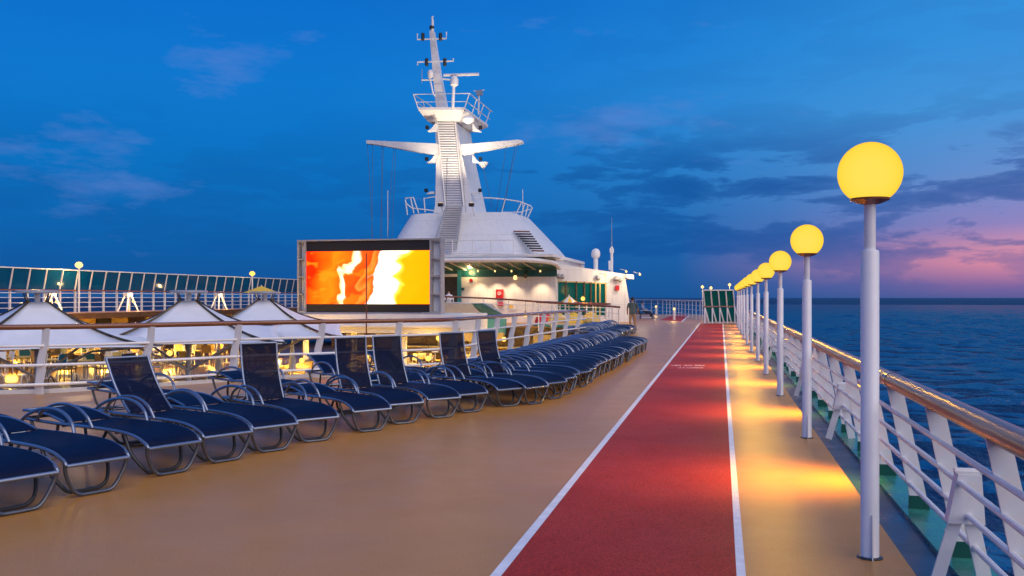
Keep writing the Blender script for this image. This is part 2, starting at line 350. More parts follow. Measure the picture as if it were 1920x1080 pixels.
structure(MB().add([(-33.4, -29, LOW), (1.6, -29, LOW), (1.6, 109, LOW), (-33.4, 109, LOW)], [(0, 1, 2, 3)]), 'lower_deck', M['brownwood'])

EDGE = [(-31, 11.6), (-18, 12.5), (-13.7, 13.9), (-12.0, 14.8), (-10.8, 16.3), (-9.7, 18.1), (-8.5, 19.3), (-7.0, 20.9), (-6.55, 21.8), (-6.45, 23.5), (-6.25, 28.2), (-5.85, 35.0), (-5.55, 38.0), (-5.0, 49.0)]
poly = [(1.2, -8), (1.2, 98), (-31, 98), (-31, 56), (-5.0, 56)] + [p for p in reversed(EDGE)] + [(-31, -8)]
structure(MB().prism([(x, y, -0.25) for x, y in poly], (0, 0, 0.25)), 'deck', M['deck'])
fas = MB()
for a, b in zip(EDGE[:-1], EDGE[1:]): fas.beam((a[0] - 0.02, a[1] + 0.02, -0.2), (b[0] - 0.02, b[1] + 0.02, -0.2), 0.04, 0.55)
structure(fas, 'deck_edge_fascia', M['white'])
structure(MB().span((1.2, -8, -0.27), (1.45, 98, -0.022)), 'gutter', M['blue_gutter'])
structure(MB().span((1.45, -8, -0.27), (1.74, 98, 0.012)), 'kerb', M['green_kerb'])
TE = 63.8
structure(MB().add([(-1.346, -6, .004), (0.095, -6, .004), (0.095, TE, .004), (-1.346, TE, .004)], [(0, 1, 2, 3)]), 'running_track', M['track'])
for x0, x1 in ((-1.416, -1.346), (0.095, 0.152)):
    structure(MB().add([(x0, -6, .0046), (x1, -6, .0046), (x1, TE, .0046), (x0, TE, .0046)], [(0, 1, 2, 3)]), 'lane_line', M['line'])
q = [G(1237, 600), G(1277, 603), G(1291, 591.5), G(1263, 591)]
structure(MB().add([(p.x, p.y, .004) for p in q], [(0, 1, 2, 3)]), 'running_track', M['track'])
q = [G(1277, 603), G(1280, 603), G(1293, 591.5), G(1291, 591.5)]
structure(MB().add([(p.x, p.y, .0046) for p in q], [(0, 1, 2, 3)]), 'lane_line', M['line'])
structure(MB().add([(-1.42, TE + .3, .004), (0.9, TE + .3, .004), (0.9, TE + .42, .004), (-1.42, TE + .42, .004)], [(0, 1, 2, 3)]), 'lane_line', M['line'])
# worn painted lettering on the track, far too worn to read
rr_ = random.Random(3); mb = MB()
for row, (py, x0, x1) in enumerate(((686.0, 1259, 1322), (690.5, 1268, 1318))):
    x = x0
    while x < x1:
        a = G(x, py); wd = rr_.uniform(0.02, 0.05)
        if rr_.random() < 0.75:
            mb.add([(a.x, a.y, .0046), (a.x + wd, a.y, .0046), (a.x + wd, a.y + rr_.uniform(.1, .3), .0046), (a.x, a.y + rr_.uniform(.1, .3), .0046)], [(0, 1, 2, 3)])
        x += rr_.uniform(2.2, 4.5)
structure(mb, 'worn_lettering', M['line'])

# ================================================================== starboard railing
rail = thing('deck_railing', 'long white railing with wooden handrail along the sea side of the deck', 'railing', (1.5, 0, 0))
def to(o, p):                                # child meshes are written in world metres; shift by the parent's place
    o.location = -Vector(p.location) if p.rotation_euler.z == 0 else o.location; return o
Y0, Y1 = 1.0, 90.0
hr = MB(); ys = [Y0 + (Y1 - Y0) * i / 40 for i in range(41)]
hr.tube([(1.40, y, 1.055) for y in ys], 0.068, 14)
o = hr.build('handrail', M['wood_pale'], rail, smooth=True); to(o, rail)
for y in (8.35, 20.2, 32.4, 44.5, 56.5, 68.5):
    s_ = MB().tube([(1.40, y - .05, 1.055), (1.40, y + .05, 1.055)], 0.072, 14).build('handrail_sleeve', M['wood'], rail, smooth=True); to(s_, rail)
for z, x in ((0.22, 1.545), (0.42, 1.50), (0.62, 1.455), (0.82, 1.41)):
    o = MB().tube([(x - 0.03, y, z) for y in ys], 0.019, 8).build('rail_bar', M['steelwhite'], rail, smooth=True); to(o, rail)
pm = MB().prism([(1.515, 0, .12), (1.645, 0, .12), (1.46, 0, 1.02), (1.34, 0, 1.02)], (0, .016, 0)).mesh('post', M['white'])
fm = MB().prism([(1.509, -.004, .012), (1.672, -.004, .012), (1.649, -.004, .12), (1.511, -.004, .12)], (0, .024, 0)).mesh('post_foot', M['green_foot'])
yp = 2.3; posts = []
while yp < 89:
    p_ = bpy.data.objects.new('post', pm); col.objects.link(p_); p_.parent = rail; p_.location = (-1.5, yp, 0)
    f_ = bpy.data.objects.new('post_foot', fm); col.objects.link(f_); f_.parent = p_
    posts.append(yp); yp += 1.48
gm = MB().prism([(1.352, -.05, .37), (1.565, -.05, .37), (1.545, -.05, .67), (1.412, -.05, .67)], (0, .10, 0)).mesh('brace', M['white'])
l1 = MB().beam((1.30, 0, .0), (1.405, 0, .372), .02, .075, (1, 0, 0)).mesh('brace_leg', M['white'])
l2 = MB().beam((1.575, 0, .012), (1.50, 0, .372), .02, .085, (1, 0, 0)).mesh('brace_leg', M['white'])
cap_m = MB().tube([(1.40, 0, .685), (1.56, 0, .685)], .02, 8).mesh('brace_cap', M['white'])
for yb in (6.2, 12.15, 17.3, 22.3, 27.2, 32.2, 37.2, 42.2, 47.2, 52.2, 57.2):
    b_ = bpy.data.objects.new('brace', gm); col.objects.link(b_); b_.parent = rail; b_.location = (-1.5, yb, 0)
    for lm in (l1, l2, cap_m):
        k_ = bpy.data.objects.new(lm.name.split('.')[0], lm); col.objects.link(k_); k_.parent = b_

# ================================================================== globe lamps
def glow_light(name, energy, color, radius, shade=None):
    ld = bpy.data.lights.new(name, 'POINT'); ld.energy = energy; ld.color = color; ld.shadow_soft_size = radius
    if shade:                                # the cap under the globe keeps light from falling straight down the post
        ld.use_nodes = True; t = ld.node_tree; em = t.nodes['Emission']
        tcn = N(t, 'ShaderNodeTexCoord'); sp = N(t, 'ShaderNodeSeparateXYZ'); t.links.new(tcn.outputs['Normal'], sp.inputs[0])
        dn = math_n(t, 'MULTIPLY', sp.outputs['Z'], -1.0)
        rp = ramp(t, shade, 'EASE'); t.links.new(dn, rp.inputs[0])
        t.links.new(rp.outputs[0], em.inputs['Strength'])
    return ld
M['globe'] = emission('lit_opal_globe', (1.0, 0.66, 0.045), 1.0)
_t = M['globe'].node_tree                    # opal glass: a little paler towards the lamp inside
_g = N(_t, 'ShaderNodeLayerWeight'); setin(_g, 0, 0.35)
_r = ramp(_t, [(0.0, (.95, 0.63, 0.085)), (0.45, (.92, 0.585, 0.05)), (1.0, (.86, 0.46, 0.025))]); _t.links.new(_g.outputs['Facing'], _r.inputs[0])
_t.links.new(_r.outputs[0], _t.nodes['Emission'].inputs[0])
GLOBE = glow_light('globe_light', 220.0, (1.0, 0.49, 0.03), 0.212, [(0.0, 1.0), (0.66, 1.0), (0.84, 0.10), (1.0, 0.04)])
lamp = thing('globe_lamp', '', 'lamp')
pr = [(0.118, -.172)] + [(0.209 * math.sin(a), -0.209 * math.cos(a)) for a in [R(36 + 144 * i / 20) for i in range(1, 20)]] + [(0.001, 0.209)]
MB().lathe((0, 0, 2.587), pr, 32).build('globe', M['globe'], lamp, smooth=True)
MB().lathe((0, 0, 0), [(0.038, 2.375), (0.07, 2.382), (0.126, 2.405), (0.130, 2.418), (0.119, 2.419)], 24).build('cap', M['wood_pale'], lamp, smooth=True)
MB().tube([(0, 0, 2.05), (0, 0, 2.385)], 0.038, 18).build('pole', M['steelwhite'], lamp, smooth=True)
MB().lathe((0, 0, 0), [(0.066, 0.0), (0.060, 0.012), (0.060, 2.055), (0.055, 2.068), (0.040, 2.072)], 20).build('sleeve', M['sleeve'], lamp, smooth=True)
MB().prism([(0.0, -.061, .30), (0.0, -.075, .30), (0.0, -.10, .0), (0.0, -.061, .0)], (0.008, 0, 0)).build('base_fin', M['white'], lamp)
MB().lathe((0, 0, 0), [(0.085, 0.0), (0.085, 0.006), (0.07, 0.012)], 20).build('base_ring', M['rubber'], lamp, smooth=True)
gl = bpy.data.objects.new('globe_light', GLOBE); col.objects.link(gl); gl.location = (0, 0, 2.587); gl.parent = lamp
LY = [(0.978, 6.66, 1.0), (1.045, 12.17, .952), (1.03, 17.3, .925), (1.0, 22.0, .91), (.99, 26.6, .905), (.96, 31.1, .90), (.95, 36.0, .90), (.95, 41.0, .90), (.95, 46.2, .90), (.95, 51.4, .90), (.95, 56.6, .90)]
for i, (x, y, s) in enumerate(LY):
    o = lamp if i == 0 else copy_tree(lamp)
    o.location = (x, y, 0); o.scale = (s, s, s)
    lab = 'tall white lamp post with yellow globe, nearest the camera' if i == 0 else ('small yellow globe lamp on white post, farthest of the row' if i == len(LY) - 1 else 'yellow globe lamp on white post, %s from the camera along the railing' % ordinal(i + 1))
    tag(o, lab, 'lamp', 'globe lamps along the sea railing')

# low kerb lamps, one midway between each pair of posts, lighting the deck from the rail
KERB = bpy.data.lights.new('kerb_light', 'SPOT'); KERB.energy = 250.0; KERB.color = (1.0, 0.47, 0.022); KERB.shadow_soft_size = 0.08; KERB.spot_size = R(122); KERB.spot_blend = 0.9
kl = None
for i in range(len(LY) + 1):
    y = 1.6 if i == 0 else (LY[i - 1][1] + LY[i][1]) / 2 if i < len(LY) else LY[-1][1] + 2.6
    if kl is None:
        kl = thing('rail_lamp', '', 'lamp')
        MB().box((0, 0, 0), (.07, .22, .05)).build('hood', M['white'], kl, bevel=.012)
        MB().box((-.012, 0, -.031), (.04, .18, .012)).build('glass', M['bulb'], kl)
        MB().box((.03, 0, .045), (.02, .05, .05)).build('bracket', M['white'], kl)
        lo = bpy.data.objects.new('kerb_light', KERB); col.objects.link(lo); lo.location = (-.02, 0, -.055); lo.rotation_euler = (0, R(40), 0); lo.parent = kl; o = kl
    else: o = copy_tree(kl)
    o.location = (1.315, y, .94)
    tag(o, 'small amber lamp under the sea handrail, %s from the camera' % ordinal(i + 1), 'lamp', 'amber lamps under the sea handrail')

# ================================================================== sun loungers
def sling_mat(name, alpha):
    m = material(name, (0.0022, 0.0070, 0.033), 0.6, var=0.22, vscale=5.0, bump=0.2, bscale=260, spec=0.14)
    if alpha < 1:
        t = m.node_tree; p = t.nodes['Principled BSDF']; tr = N(t, 'ShaderNodeBsdfTransparent'); mx = N(t, 'ShaderNodeMixShader'); setin(mx, 0, alpha)
        o = t.nodes['Material Output']; t.links.new(tr.outputs[0], mx.inputs[1]); t.links.new(p.outputs[0], mx.inputs[2]); t.links.new(mx.outputs[0], o.inputs[0])
    return m
M['sling'] = sling_mat('navy_sling', 1.0); M['mesh_sling'] = sling_mat('navy_mesh_sling', 0.80)
HW = 0.285
M['frame_dark'] = material('lounger_leg_tube', (0.11, 0.125, 0.155), 0.3, metal=0.6, var=0.1)
def sheet(prof, hw, sag, th, ny=6):          # a cloth band following a profile of (x, z)
    mb = MB(); rows = []
    for up in (1, -1):
        for (x, z) in prof:
            for j in range(ny + 1):
                y = -hw + 2 * hw * j / ny; s = 1 - (2 * j / ny - 1) ** 2
                rows.append((x, y, z - sag * s + up * th / 2))
    k, n = len(prof), ny + 1; fs = []
    for b, fl in ((0, 1), (k * n, 0)):
        for i in range(k - 1):
            for j in range(ny):
                f = (b + i * n + j, b + (i + 1) * n + j, b + (i + 1) * n + j + 1, b + i * n + j + 1); fs.append(f[::-1] if fl else f)
    t0 = k * n
    for i in range(k - 1):
        for j in (0, ny): fs.append((i * n + j, (i + 1) * n + j, t0 + (i + 1) * n + j, t0 + i * n + j))
    for i in (0, k - 1):
        for j in range(ny): fs.append((i * n + j, i * n + j + 1, t0 + i * n + j + 1, t0 + i * n + j))
    return mb.add(rows, fs)
side = [(-0.0, .285), (-.03, .315), (-.10, .352), (-.22, .385), (-.45, .405), (-.9, .405), (-1.4, .395), (-1.75, .395), (-2.08, .40)]
BL = 0.76
def make_lounger(ang, mesh_name):
    t = thing('sun_lounger', '', 'sun lounger')
    fr = MB()
    for s in (-1, 1): fr.tube(spline([(x, s * HW, z) for x, z in side], 4), 0.017, 8)
    fr.tube([(0, -HW, .285), (0, HW, .285)], 0.017, 8); fr.tube([(-2.08, -HW, .40), (-2.08, HW, .40)], 0.017, 8)
    fr.tube([(-.5, -HW, .385), (-.5, HW, .385)], 0.012, 6); fr.tube([(-1.38, -HW, .375), (-1.38, HW, .375)], 0.012, 6)
    fr.build('frame', M['frame'], t, smooth=True)
    for s in (-1, 1):
        MB().tube(spline([(-.84, s * (HW + .018), .405), (-.90, s * (HW + .03), .50), (-1.02, s * (HW + .036), .575), (-1.20, s * (HW + .04), .61), (-1.43, s * (HW + .04), .595), (-1.66, s * (HW + .035), .52), (-1.80, s * (HW + .02), .41)], 4), 0.017, 8).build('arm', M['frame'], t, smooth=True)
    for x0, x1 in ((-.02, -.05), (-.36, -.20), (-1.45, -1.57), (-1.95, -1.77)):
        lp = [(x0, -HW, .30 if x0 > -.1 else .395), (x1 * .5 + x0 * .5, -HW + .015, .21), (x1, -HW + .075, .085), (x1, -HW + .14, .026), (x1, -.05, .018), (x1, .05, .018), (x1, HW - .14, .026), (x1, HW - .075, .085), (x1 * .5 + x0 * .5, HW - .015, .21), (x0, HW, .30 if x0 > -.1 else .395)]
        MB().tube(spline(lp, 4), 0.017, 8).build('leg_loop', M['frame_dark'] if x0 > -.1 else M['rubber'], t, smooth=True)
    seat = [(-.025, .305), (-.05, .338), (-.11, .368), (-.22, .397), (-.45, .418), (-.9, .415), (-1.36, .405)]
    sp = [(p.x, p.z) for p in spline([(x, 0, z) for x, z in seat], 3)]
    sheet(sp, HW - .008, .014, .012).build('seat_sling', M['sling'], t, smooth=True)
    ca, sa = math.cos(ang), math.sin(ang)
    def bk(u, off): # along the backrest; a gentle hollow
        return (-1.39 - u * ca + off * sa, .41 + u * sa + off * ca)
    hollow = lambda u: 0.045 * math.sin(math.pi * u / BL) if ang > .4 else 0.03 * math.sin(math.pi * u / BL)
    prof = [bk(BL * i / 10, -hollow(BL * i / 10) if ang > .4 else hollow(BL * i / 10)) for i in range(11)]
    bf = MB()
    for s in (-1, 1): bf.tube([(x, s * (HW - .03), z) for x, z in prof], 0.015, 8)
    bf.tube([(prof[-1][0], -HW + .03, prof[-1][1]), (prof[-1][0], HW - .03, prof[-1][1])], 0.015, 8)
    if ang > .4:
        for u in (4, 7):
            bf.tube([(prof[u][0] - .02, -HW + .03, prof[u][1] - .008), (prof[u][0] - .02, HW - .03, prof[u][1] - .008)], 0.009, 6)
        bf.tube([(prof[5][0], -.2, prof[5][1]), (-1.85, -.2, .40), (-1.85, .2, .40), (prof[5][0], .2, prof[5][1])], 0.009, 6)
    b = bf.build('backrest', M['frame'], t, smooth=True)
    sheet(prof, HW - .032, .004, .010).build('backrest_sling', M['mesh_sling'] if ang > .4 else M['sling'], b, smooth=True)
    return t
protos = {}
def lounger(loc, rz, ang, label, group):
    if ang not in protos:
        o = make_lounger(R(ang), 'l'); protos[ang] = o
    else: o = copy_tree(protos[ang])
    o.location = loc; o.rotation_euler = (0, 0, rz); return tag(o, label, 'sun lounger', group)
# foot bars of the near loungers, read off the photograph: (left px, right px, backrest angle)
bars = [((-25, 912), (105, 886), 5), ((129, 878.5), (237, 858), 5), ((284, 844), (371, 829.5), 5), ((391, 823.5), (464, 811), 50), ((481, 806.7), (551, 795.5), 5),
        ((562, 790), (628, 781), 74), ((673, 773), (723.6, 766), 5), ((735, 761), (787, 753.6), 76), ((808, 751.6), (857, 744), 74), ((863.6, 741), (910, 737), 5),
        ((939, 732.5), (978, 727), 74), ((990, 730), (1024, 722.5), 5), ((1029, 722), (1060, 713.5), 74)]
ROW1 = 'loungers in the front row, feet towards the track'
k = 0
near = []
for (a, b, ang) in bars:
    pa, pb = G(*a, .285), G(*b, .285); mid = (pa + pb) / 2; near.append((mid.x, mid.y, ang))
# smooth the row: place at the measured middle, heading perpendicular to the row's own curve
def heading(i):
    p, n = near[max(i - 1, 0)], near[min(i + 1, len(near) - 1)]
    return math.atan2(n[0] - p[0], n[1] - p[1])      # clockwise lean of the row from the ship's axis
yaws = [heading(i) for i in range(len(near))]
rl = random.Random(11)
YAW = [22, 23, 24, 27, 30, 37, 36, 39, 39, 37, 36, 29, 25]
RAISED = {3: 'half raised', 5: 'raised', 7: 'raised', 8: 'raised', 10: 'raised', 12: 'raised'}
for i, (x, y, ang) in enumerate(near):
    k += 1
    yaw = -R(YAW[i]) + rl.uniform(-.02, .02)
    lo_ = lounger((x, y, 0), yaw, ang, ('navy sling lounger with %s back, %s from the near end of front row' % (RAISED[i], ordinal(k))) if i in RAISED else 'flat navy sling lounger, %s from the near end of front row' % ordinal(k), ROW1)
    lo_.scale = (1.13, 1.03, 1.04) if i < 5 else (1, 1, 1)
x_, y_ = near[-1][0], near[-1][1]
yy = y_ + .8
while yy < 31.8:
    k += 1; u = (yy - y_) / (31.8 - y_)
    fx = -2.62 + (near[-1][0] + 2.62) * max(0, 1 - u * 5) + .22 * u
    lounger((fx + rl.uniform(-.05, .05), yy, 0), -R(14 * max(0, 1 - u * 3) + 5 - 4 * u) + rl.uniform(-.02, .02), 5, 'flat navy sling lounger, %s from the near end of front row' % ordinal(k), ROW1)
    yy += .74
ROW2 = 'loungers in the second row behind the front row'
k2 = 0
for i, ang in ((0, 5), (1, 5), (4, 5), (6, 5), (8, 22), (10, 22)):
    px_, py_, _ = near[i]; k2 += 1; yw = R(YAW[i])
    lounger((px_ - 2.4 * math.cos(yw) + .1, py_ + 2.4 * math.sin(yw) + .25, 0), -yw + rl.uniform(-.08, .08), ang, '%s navy lounger, %s from the left in the second row' % ('flat' if ang == 5 else 'slightly raised', ordinal(k2)), ROW2)
ROW3 = 'loungers in the far block beyond the long row'
k3 = 0; yy = 37.0
while yy < 46.5:
    k3 += 1
    lounger((-3.95 + rl.uniform(-.08, .08) - (yy - 37) * .02, yy, 0), rl.uniform(-.05, .05), 9, 'navy lounger in the far block beside the pool rail, %s from the camera' % ordinal(k3), ROW3)
    yy += .78

# ================================================================== pool-side railing
def railing(name, label, pts, zrail, bars, gap, base=0.0, wood='wood', post='plate', rw=0.034, first=0.4, br=0.017):
    t = thing(name, label, 'railing', (pts[0][0], pts[0][1], base)); o0 = Vector((pts[0][0], pts[0][1], base))
    P = [Vector((x, y, 0)) for x, y in pts]; L0 = Vector((P[0].x, P[0].y, 0))
    loc = [p - L0 for p in P]
    sm = spline(loc, 5) if len(loc) > 2 else loc
    MB().tube([p + Vector((0, 0, zrail)) for p in sm], rw, 10).build('handrail', M[wood], t, smooth=True)
    for z in bars: MB().tube([p + Vector((0, 0, z)) for p in sm], br, 8).build('rail_bar', M['steelwhite'], t, smooth=True)
    if post == 'plate':
        prof = [(-.055, .0), (.055, .0), (.05, .18), (.085, .42), (.075, .60), (.13, .95), (.145, zrail - .03), (.045, zrail - .03), (.03, .95), (-.03, .62), (-.035, .42), (-.06, .18)]
        pmesh = MB().prism([((x - .05) * 1.5, 0, z) for x, z in prof], (0, .018, 0)).mesh('post', M['white'])
    else: pmesh = MB().tube([(0, 0, 0), (0, 0, zrail)], .024, 8).mesh('post', M['white'], True)
    acc, nxt = 0.0, first
    for a, b in zip(sm[:-1], sm[1:]):
        d = (b - a).length
        while nxt <= acc + d:
            p = a + (b - a) * ((nxt - acc) / d)
            q_ = bpy.data.objects.new('post', pmesh); col.objects.link(q_); q_.parent = t; q_.location = p
            nxt += gap
        acc += d
    return t
inner = [(x + .14, y - .12) for x, y in EDGE]
railing('pool_railing', 'white railing with brown handrail curving round the pool opening behind the loungers', inner[1:13], 1.22, (.18, .53, .88), 1.86, first=0.75, rw=.05, br=.027)
pt = thing('thin_pole', 'thin brown pole rising from the pool handrail in front of the screen', 'pole', D(687, 600, 21.0) * 1.0)
pt.location.z = 0
MB().tube([(0, 0, 0), (0, 0, 2.75)], .016, 8).build('shaft', M['wood'], pt, smooth=True)
MB().lathe((0, 0, 0), [(.05, 0), (.05, .02), (.02, .03)], 10).build('base', M['white'], pt)

# ================================================================== lower pool terrace
M['fabric'] = material('white_tent_fabric', (0.72, 0.73, 0.76), 0.65, var=0.05, vscale=1.5, bump=0.05, bscale=60)
TER = -1.35
structure(MB().span((-31.4, 20, LOW + .004), (-19.5, 62, TER)), 'pool_terrace', M['brownwood'])
structure(MB().span((-19.0, 47.0, LOW + .004), (-5.2, 56, -2.2)), 'pool_terrace', M['brownwood'])
pw = tag(bpy.data.objects.new('terrace_wall', None), 'warm lit wall of cream and brown panels behind the pool terrace', 'wall'); col.objects.link(pw); pw.location = (-31.4, 20, TER)
yy, i = 0.0, 0
rw_ = random.Random(5)
while yy < 42:
    wd = rw_.uniform(1.0, 2.4); mt = ('cream', 'brownwood', 'dark', 'warmplastic', 'dark', 'cream', 'brownwood')[i % 7]
    MB().span((0, yy + .03, 0.003), (.15 + .1 * (i % 3), yy + wd - .03, 2.05)).build('wall_panel', M[mt], pw); yy += wd; i += 1
structure(MB().span((-33.6, 12, .78), (-29.4, 96, 1.0)), 'port_deck', M['deck'])
structure(MB().span((-29.39, 12, .74), (-29.3, 96, 1.02)), 'port_deck_edge', M['brownwood'])

def make_chair(mat_s):
    t = thing('terrace_chair', '', 'chair')
    for x in (-.2, .2):
        for y in (-.2, .2): MB().tube([(x * 1.1, y * 1.1, 0), (x, y, .45)], .016, 6).build('leg', M['white'] if mat_s != 'brownwood' else M['brownwood'], t)
    MB().box((0, 0, .46), (.46, .44, .04)).build('seat', M[mat_s], t, bevel=.01)
    for y in (-.2, .2): MB().tube([(-.2, y, .46), (-.25, y, .75), (-.3, y, .98)], .016, 6).build('back_post', M['white'] if mat_s != 'brownwood' else M['brownwood'], t)
    MB().prism([(-.235, -.19, .62), (-.235, .19, .62), (-.30, .19, .97), (-.30, -.19, .97)], (-.012, 0, 0)).build('backrest', M[mat_s], t)
    return t
def make_table():
    t = thing('terrace_table', '', 'table')
    MB().lathe((0, 0, 0), [(.42, .70), (.45, .71), (.45, .74), (.001, .741)], 18).build('tabletop', M['warmplastic'], t)
    MB().tube([(0, 0, .02), (0, 0, .71)], .035, 8).build('pedestal', M['white'], t)
    MB().lathe((0, 0, 0), [(.26, 0), (.26, .02), (.04, .05)], 14).build('foot', M['white'], t)
    return t
cp = {}
def put_chair(kind, loc, rz, label):
    if kind not in cp: o = make_chair(kind); cp[kind] = o
    else: o = copy_tree(cp[kind])
    o.location = loc; o.rotation_euler = (0, 0, rz); return tag(o, label, 'chair', 'chairs on the pool terrace')
names = {'warmplastic': 'yellow', 'brownwood': 'brown wooden', 'teal': 'teal', 'white': 'white'}
tb = None; rc = random.Random(21); nt_ = 0; nch = 0
spots = []
for px in range(12, 700, 40):
    for d in ((36.5, 43.0) if (px // 4) % 2 else (39.5, 46)):
        spots.append((px + rc.uniform(-14, 14), d + rc.uniform(-1.5, 1.5)))
for (px, d) in spots:
    c = D(px, 600, d)
    if c.x > -19.9 or c.x < -30.4: continue
    nt_ += 1; zf = TER + .003
    if tb is None: tb = make_table(); o = tb
    else: o = copy_tree(tb)
    o.location = (c.x, c.y, zf); tag(o, 'round cafe table on the pool terrace, %s from the left edge' % ordinal(nt_), 'table', 'tables on the pool terrace')
    for q_ in range(3):
        a = rc.uniform(0, 6.28) if q_ == 0 else a + 2.1
        kd = rc.choice(['warmplastic', 'brownwood', 'white', 'warmplastic', 'teal']); nch += 1
        put_chair(kd, (c.x + .72 * math.cos(a), c.y + .72 * math.sin(a), zf), a, '%s chair at the %s cafe table from the left, %s of its three' % (names[kd], ordinal(nt_), ORD[q_ + 1]))
# more tables under the screen stage
for px, d in ((676, 48.2), (716, 49.5), (752, 47.6), (792, 49.8), (828, 48.0), (866, 49.2), (904, 48.3), (938, 49.6)):
    c = D(px, 600, d); nt_ += 1; o = copy_tree(tb); o.location = (c.x, c.y, -2.197)
    tag(o, 'round cafe table under the screen stage, %s from the left edge' % ordinal(nt_), 'table', 'tables on the pool terrace')
    for q_ in range(3):
        a = rc.uniform(0, 6.28) if q_ == 0 else a + 2.1
        kd = rc.choice(['warmplastic', 'white', 'warmplastic']); nch += 1
        put_chair(kd, (c.x + .72 * math.cos(a), c.y + .72 * math.sin(a), -2.197), a, '%s chair at the %s cafe table from the left, %s of its three' % (names[kd], ordinal(nt_), ORD[q_ + 1]))
# bar stools on the lower step in front
stool = None; ns = 0
for px in range(14, 640, 44):
    c = D(px + rc.uniform(-8, 8), 600, 33 + rc.uniform(-1.5, 1.5) + px * .006)
    if c.x > -6.8: continue
    ns += 1; kd = ('brownwood', 'white', 'teal', 'warmplastic')[ns % 4]
    st_ = thing('bar_stool', '%s bar stool below the pool rail, %s from the left' % (names[kd], ordinal(ns)), 'stool', (c.x, c.y, LOW + .003), 0, 'bar stools below the pool rail')
    for q_ in range(4):
        a = math.pi / 4 + q_ * math.pi / 2; MB().tube([(.3 * math.cos(a), .3 * math.sin(a), 0), (.15 * math.cos(a), .15 * math.sin(a), 1.25)], .02, 6).build('leg', M['white'] if ns % 3 else M['brownwood'], st_)
    MB().lathe((0, 0, 1.25), [(.18, 0), (.24, .03), (.22, .08), (.01, .09)], 12).build('seat', M[kd], st_, smooth=True)
    MB().tube(spline([(-.2, -.2, 1.32), (-.26, -.12, 1.75), (-.28, .0, 1.85), (-.26, .12, 1.75), (-.2, .2, 1.32)], 4), .025, 6).build('backrest', M['white'] if ns % 3 else M['brownwood'], st_, smooth=True)
# folded parasols standing along the terrace edge
for i, px in enumerate((120, 215, 268, 410, 455, 548, 596)):
    c = D(px, 600, 37 + (i % 3)); fo = thing('folded_parasol', 'folded %s parasol on the pool terrace, %s from the left' % (('ochre', 'white')[i % 2], ordinal(i + 1)), 'parasol', (c.x, c.y, TER if c.x < -19.6 else LOW), 0, 'folded parasols on the pool terrace')
    hh = 1.9 if c.x < -19.6 else 2.9
    MB().tube([(0, 0, .04), (0, 0, hh)], .03, 8).build('pole', M['white'], fo); MB().lathe((0, 0, 0), [(.3, .0), (.3, .05), (.05, .08)], 12).build('base', M['grey'], fo)
    MB().lathe((0, 0, hh - 1.3), [(.08, 0), (.17, .06), (.13, .5), (.08, 1.0), (.02, 1.3)], 8).build('folded_cloth', M['warmplastic' if i % 2 == 0 else 'fabric'], fo)
# lanterns over the terrace, and their light
lan = None
def lantern(loc, label, energy=60, drop=.7):
    global lan
    if lan is None:
        lan = thing('hanging_lantern', '', 'lantern')
        MB().lathe((0, 0, 0), [(.02, -.13), (.10, -.09), (.13, 0), (.10, .09), (.03, .13)], 12).build('bulb_globe', M['bulb'], lan, smooth=True)
        MB().lathe((0, 0, 0), [(.05, .125), (.05, .18), (.012, .2)], 10).build('cap', M['dark'], lan)
        MB().tube([(0, 0, .19), (0, 0, .19 + drop)], .012, 6).build('stem', M['dark'], lan)
        o = lan
    else: o = copy_tree(lan)
    ld = bpy.data.lights.new('lantern_light', 'POINT'); ld.energy = energy; ld.color = (1, .54, .07); ld.shadow_soft_size = .14
    lo = bpy.data.objects.new('lantern_light', ld); col.objects.link(lo); lo.location = loc
    o.location = loc; tag(o, label, 'lantern', 'warm lanterns round the pool')
nl = 0
for px, py, d in ((25, 672, 38), (70, 664, 44), (118, 676, 40), (172, 664, 44), (196, 690, 40), (262, 668, 43), (318, 662, 41), (352, 682, 46), (402, 664, 43), (438, 676, 40), (520, 664, 47), (566, 676, 44), (606, 666, 50), (630, 690, 46)):
    nl += 1; lantern(D(px, py, d), 'glowing warm lantern over the pool terrace, %s from the left' % ordinal(nl), 1250)
# dark underside and lamps beneath the screen stage
uw = tag(bpy.data.objects.new('bar_wall', None), 'dark brown bar wall with gold panels under the screen stage', 'wall'); col.objects.link(uw); uw.location = (-24, 55, -2.2)
MB().span((0, 0, .004), (18.5, .2, 2.15)).build('back_panel', M['brownwood'], uw)
for i in range(9): MB().span((1 + i * 2.0, -.05, .3), (2.2 + i * 2.0, -.005, 1.7)).build('wall_panel', M[('cream', 'warmplastic', 'brownwood')[i % 3]], uw)
bc = thing('bar_counter', 'long brown bar counter under the screen stage', 'bar', (-14.5, 52, -2.2))
MB().span((-6, 0, .005), (6, .6, 1.05)).build('front', M['brownwood'], bc); MB().span((-6.1, -.1, 1.05), (6.1, .7, 1.11)).build('countertop', M['warmplastic'], bc)
for i, px, py, d in ((1, 757, 640, 49), (2, 822, 634, 48), (3, 700, 660, 47), (4, 803, 672, 44), (5, 945, 636, 50), (6, 868, 655, 47)):
    lantern(D(px, py, d), 'small glowing lantern under the screen stage, %s of six' % ordinal(i), 1000)

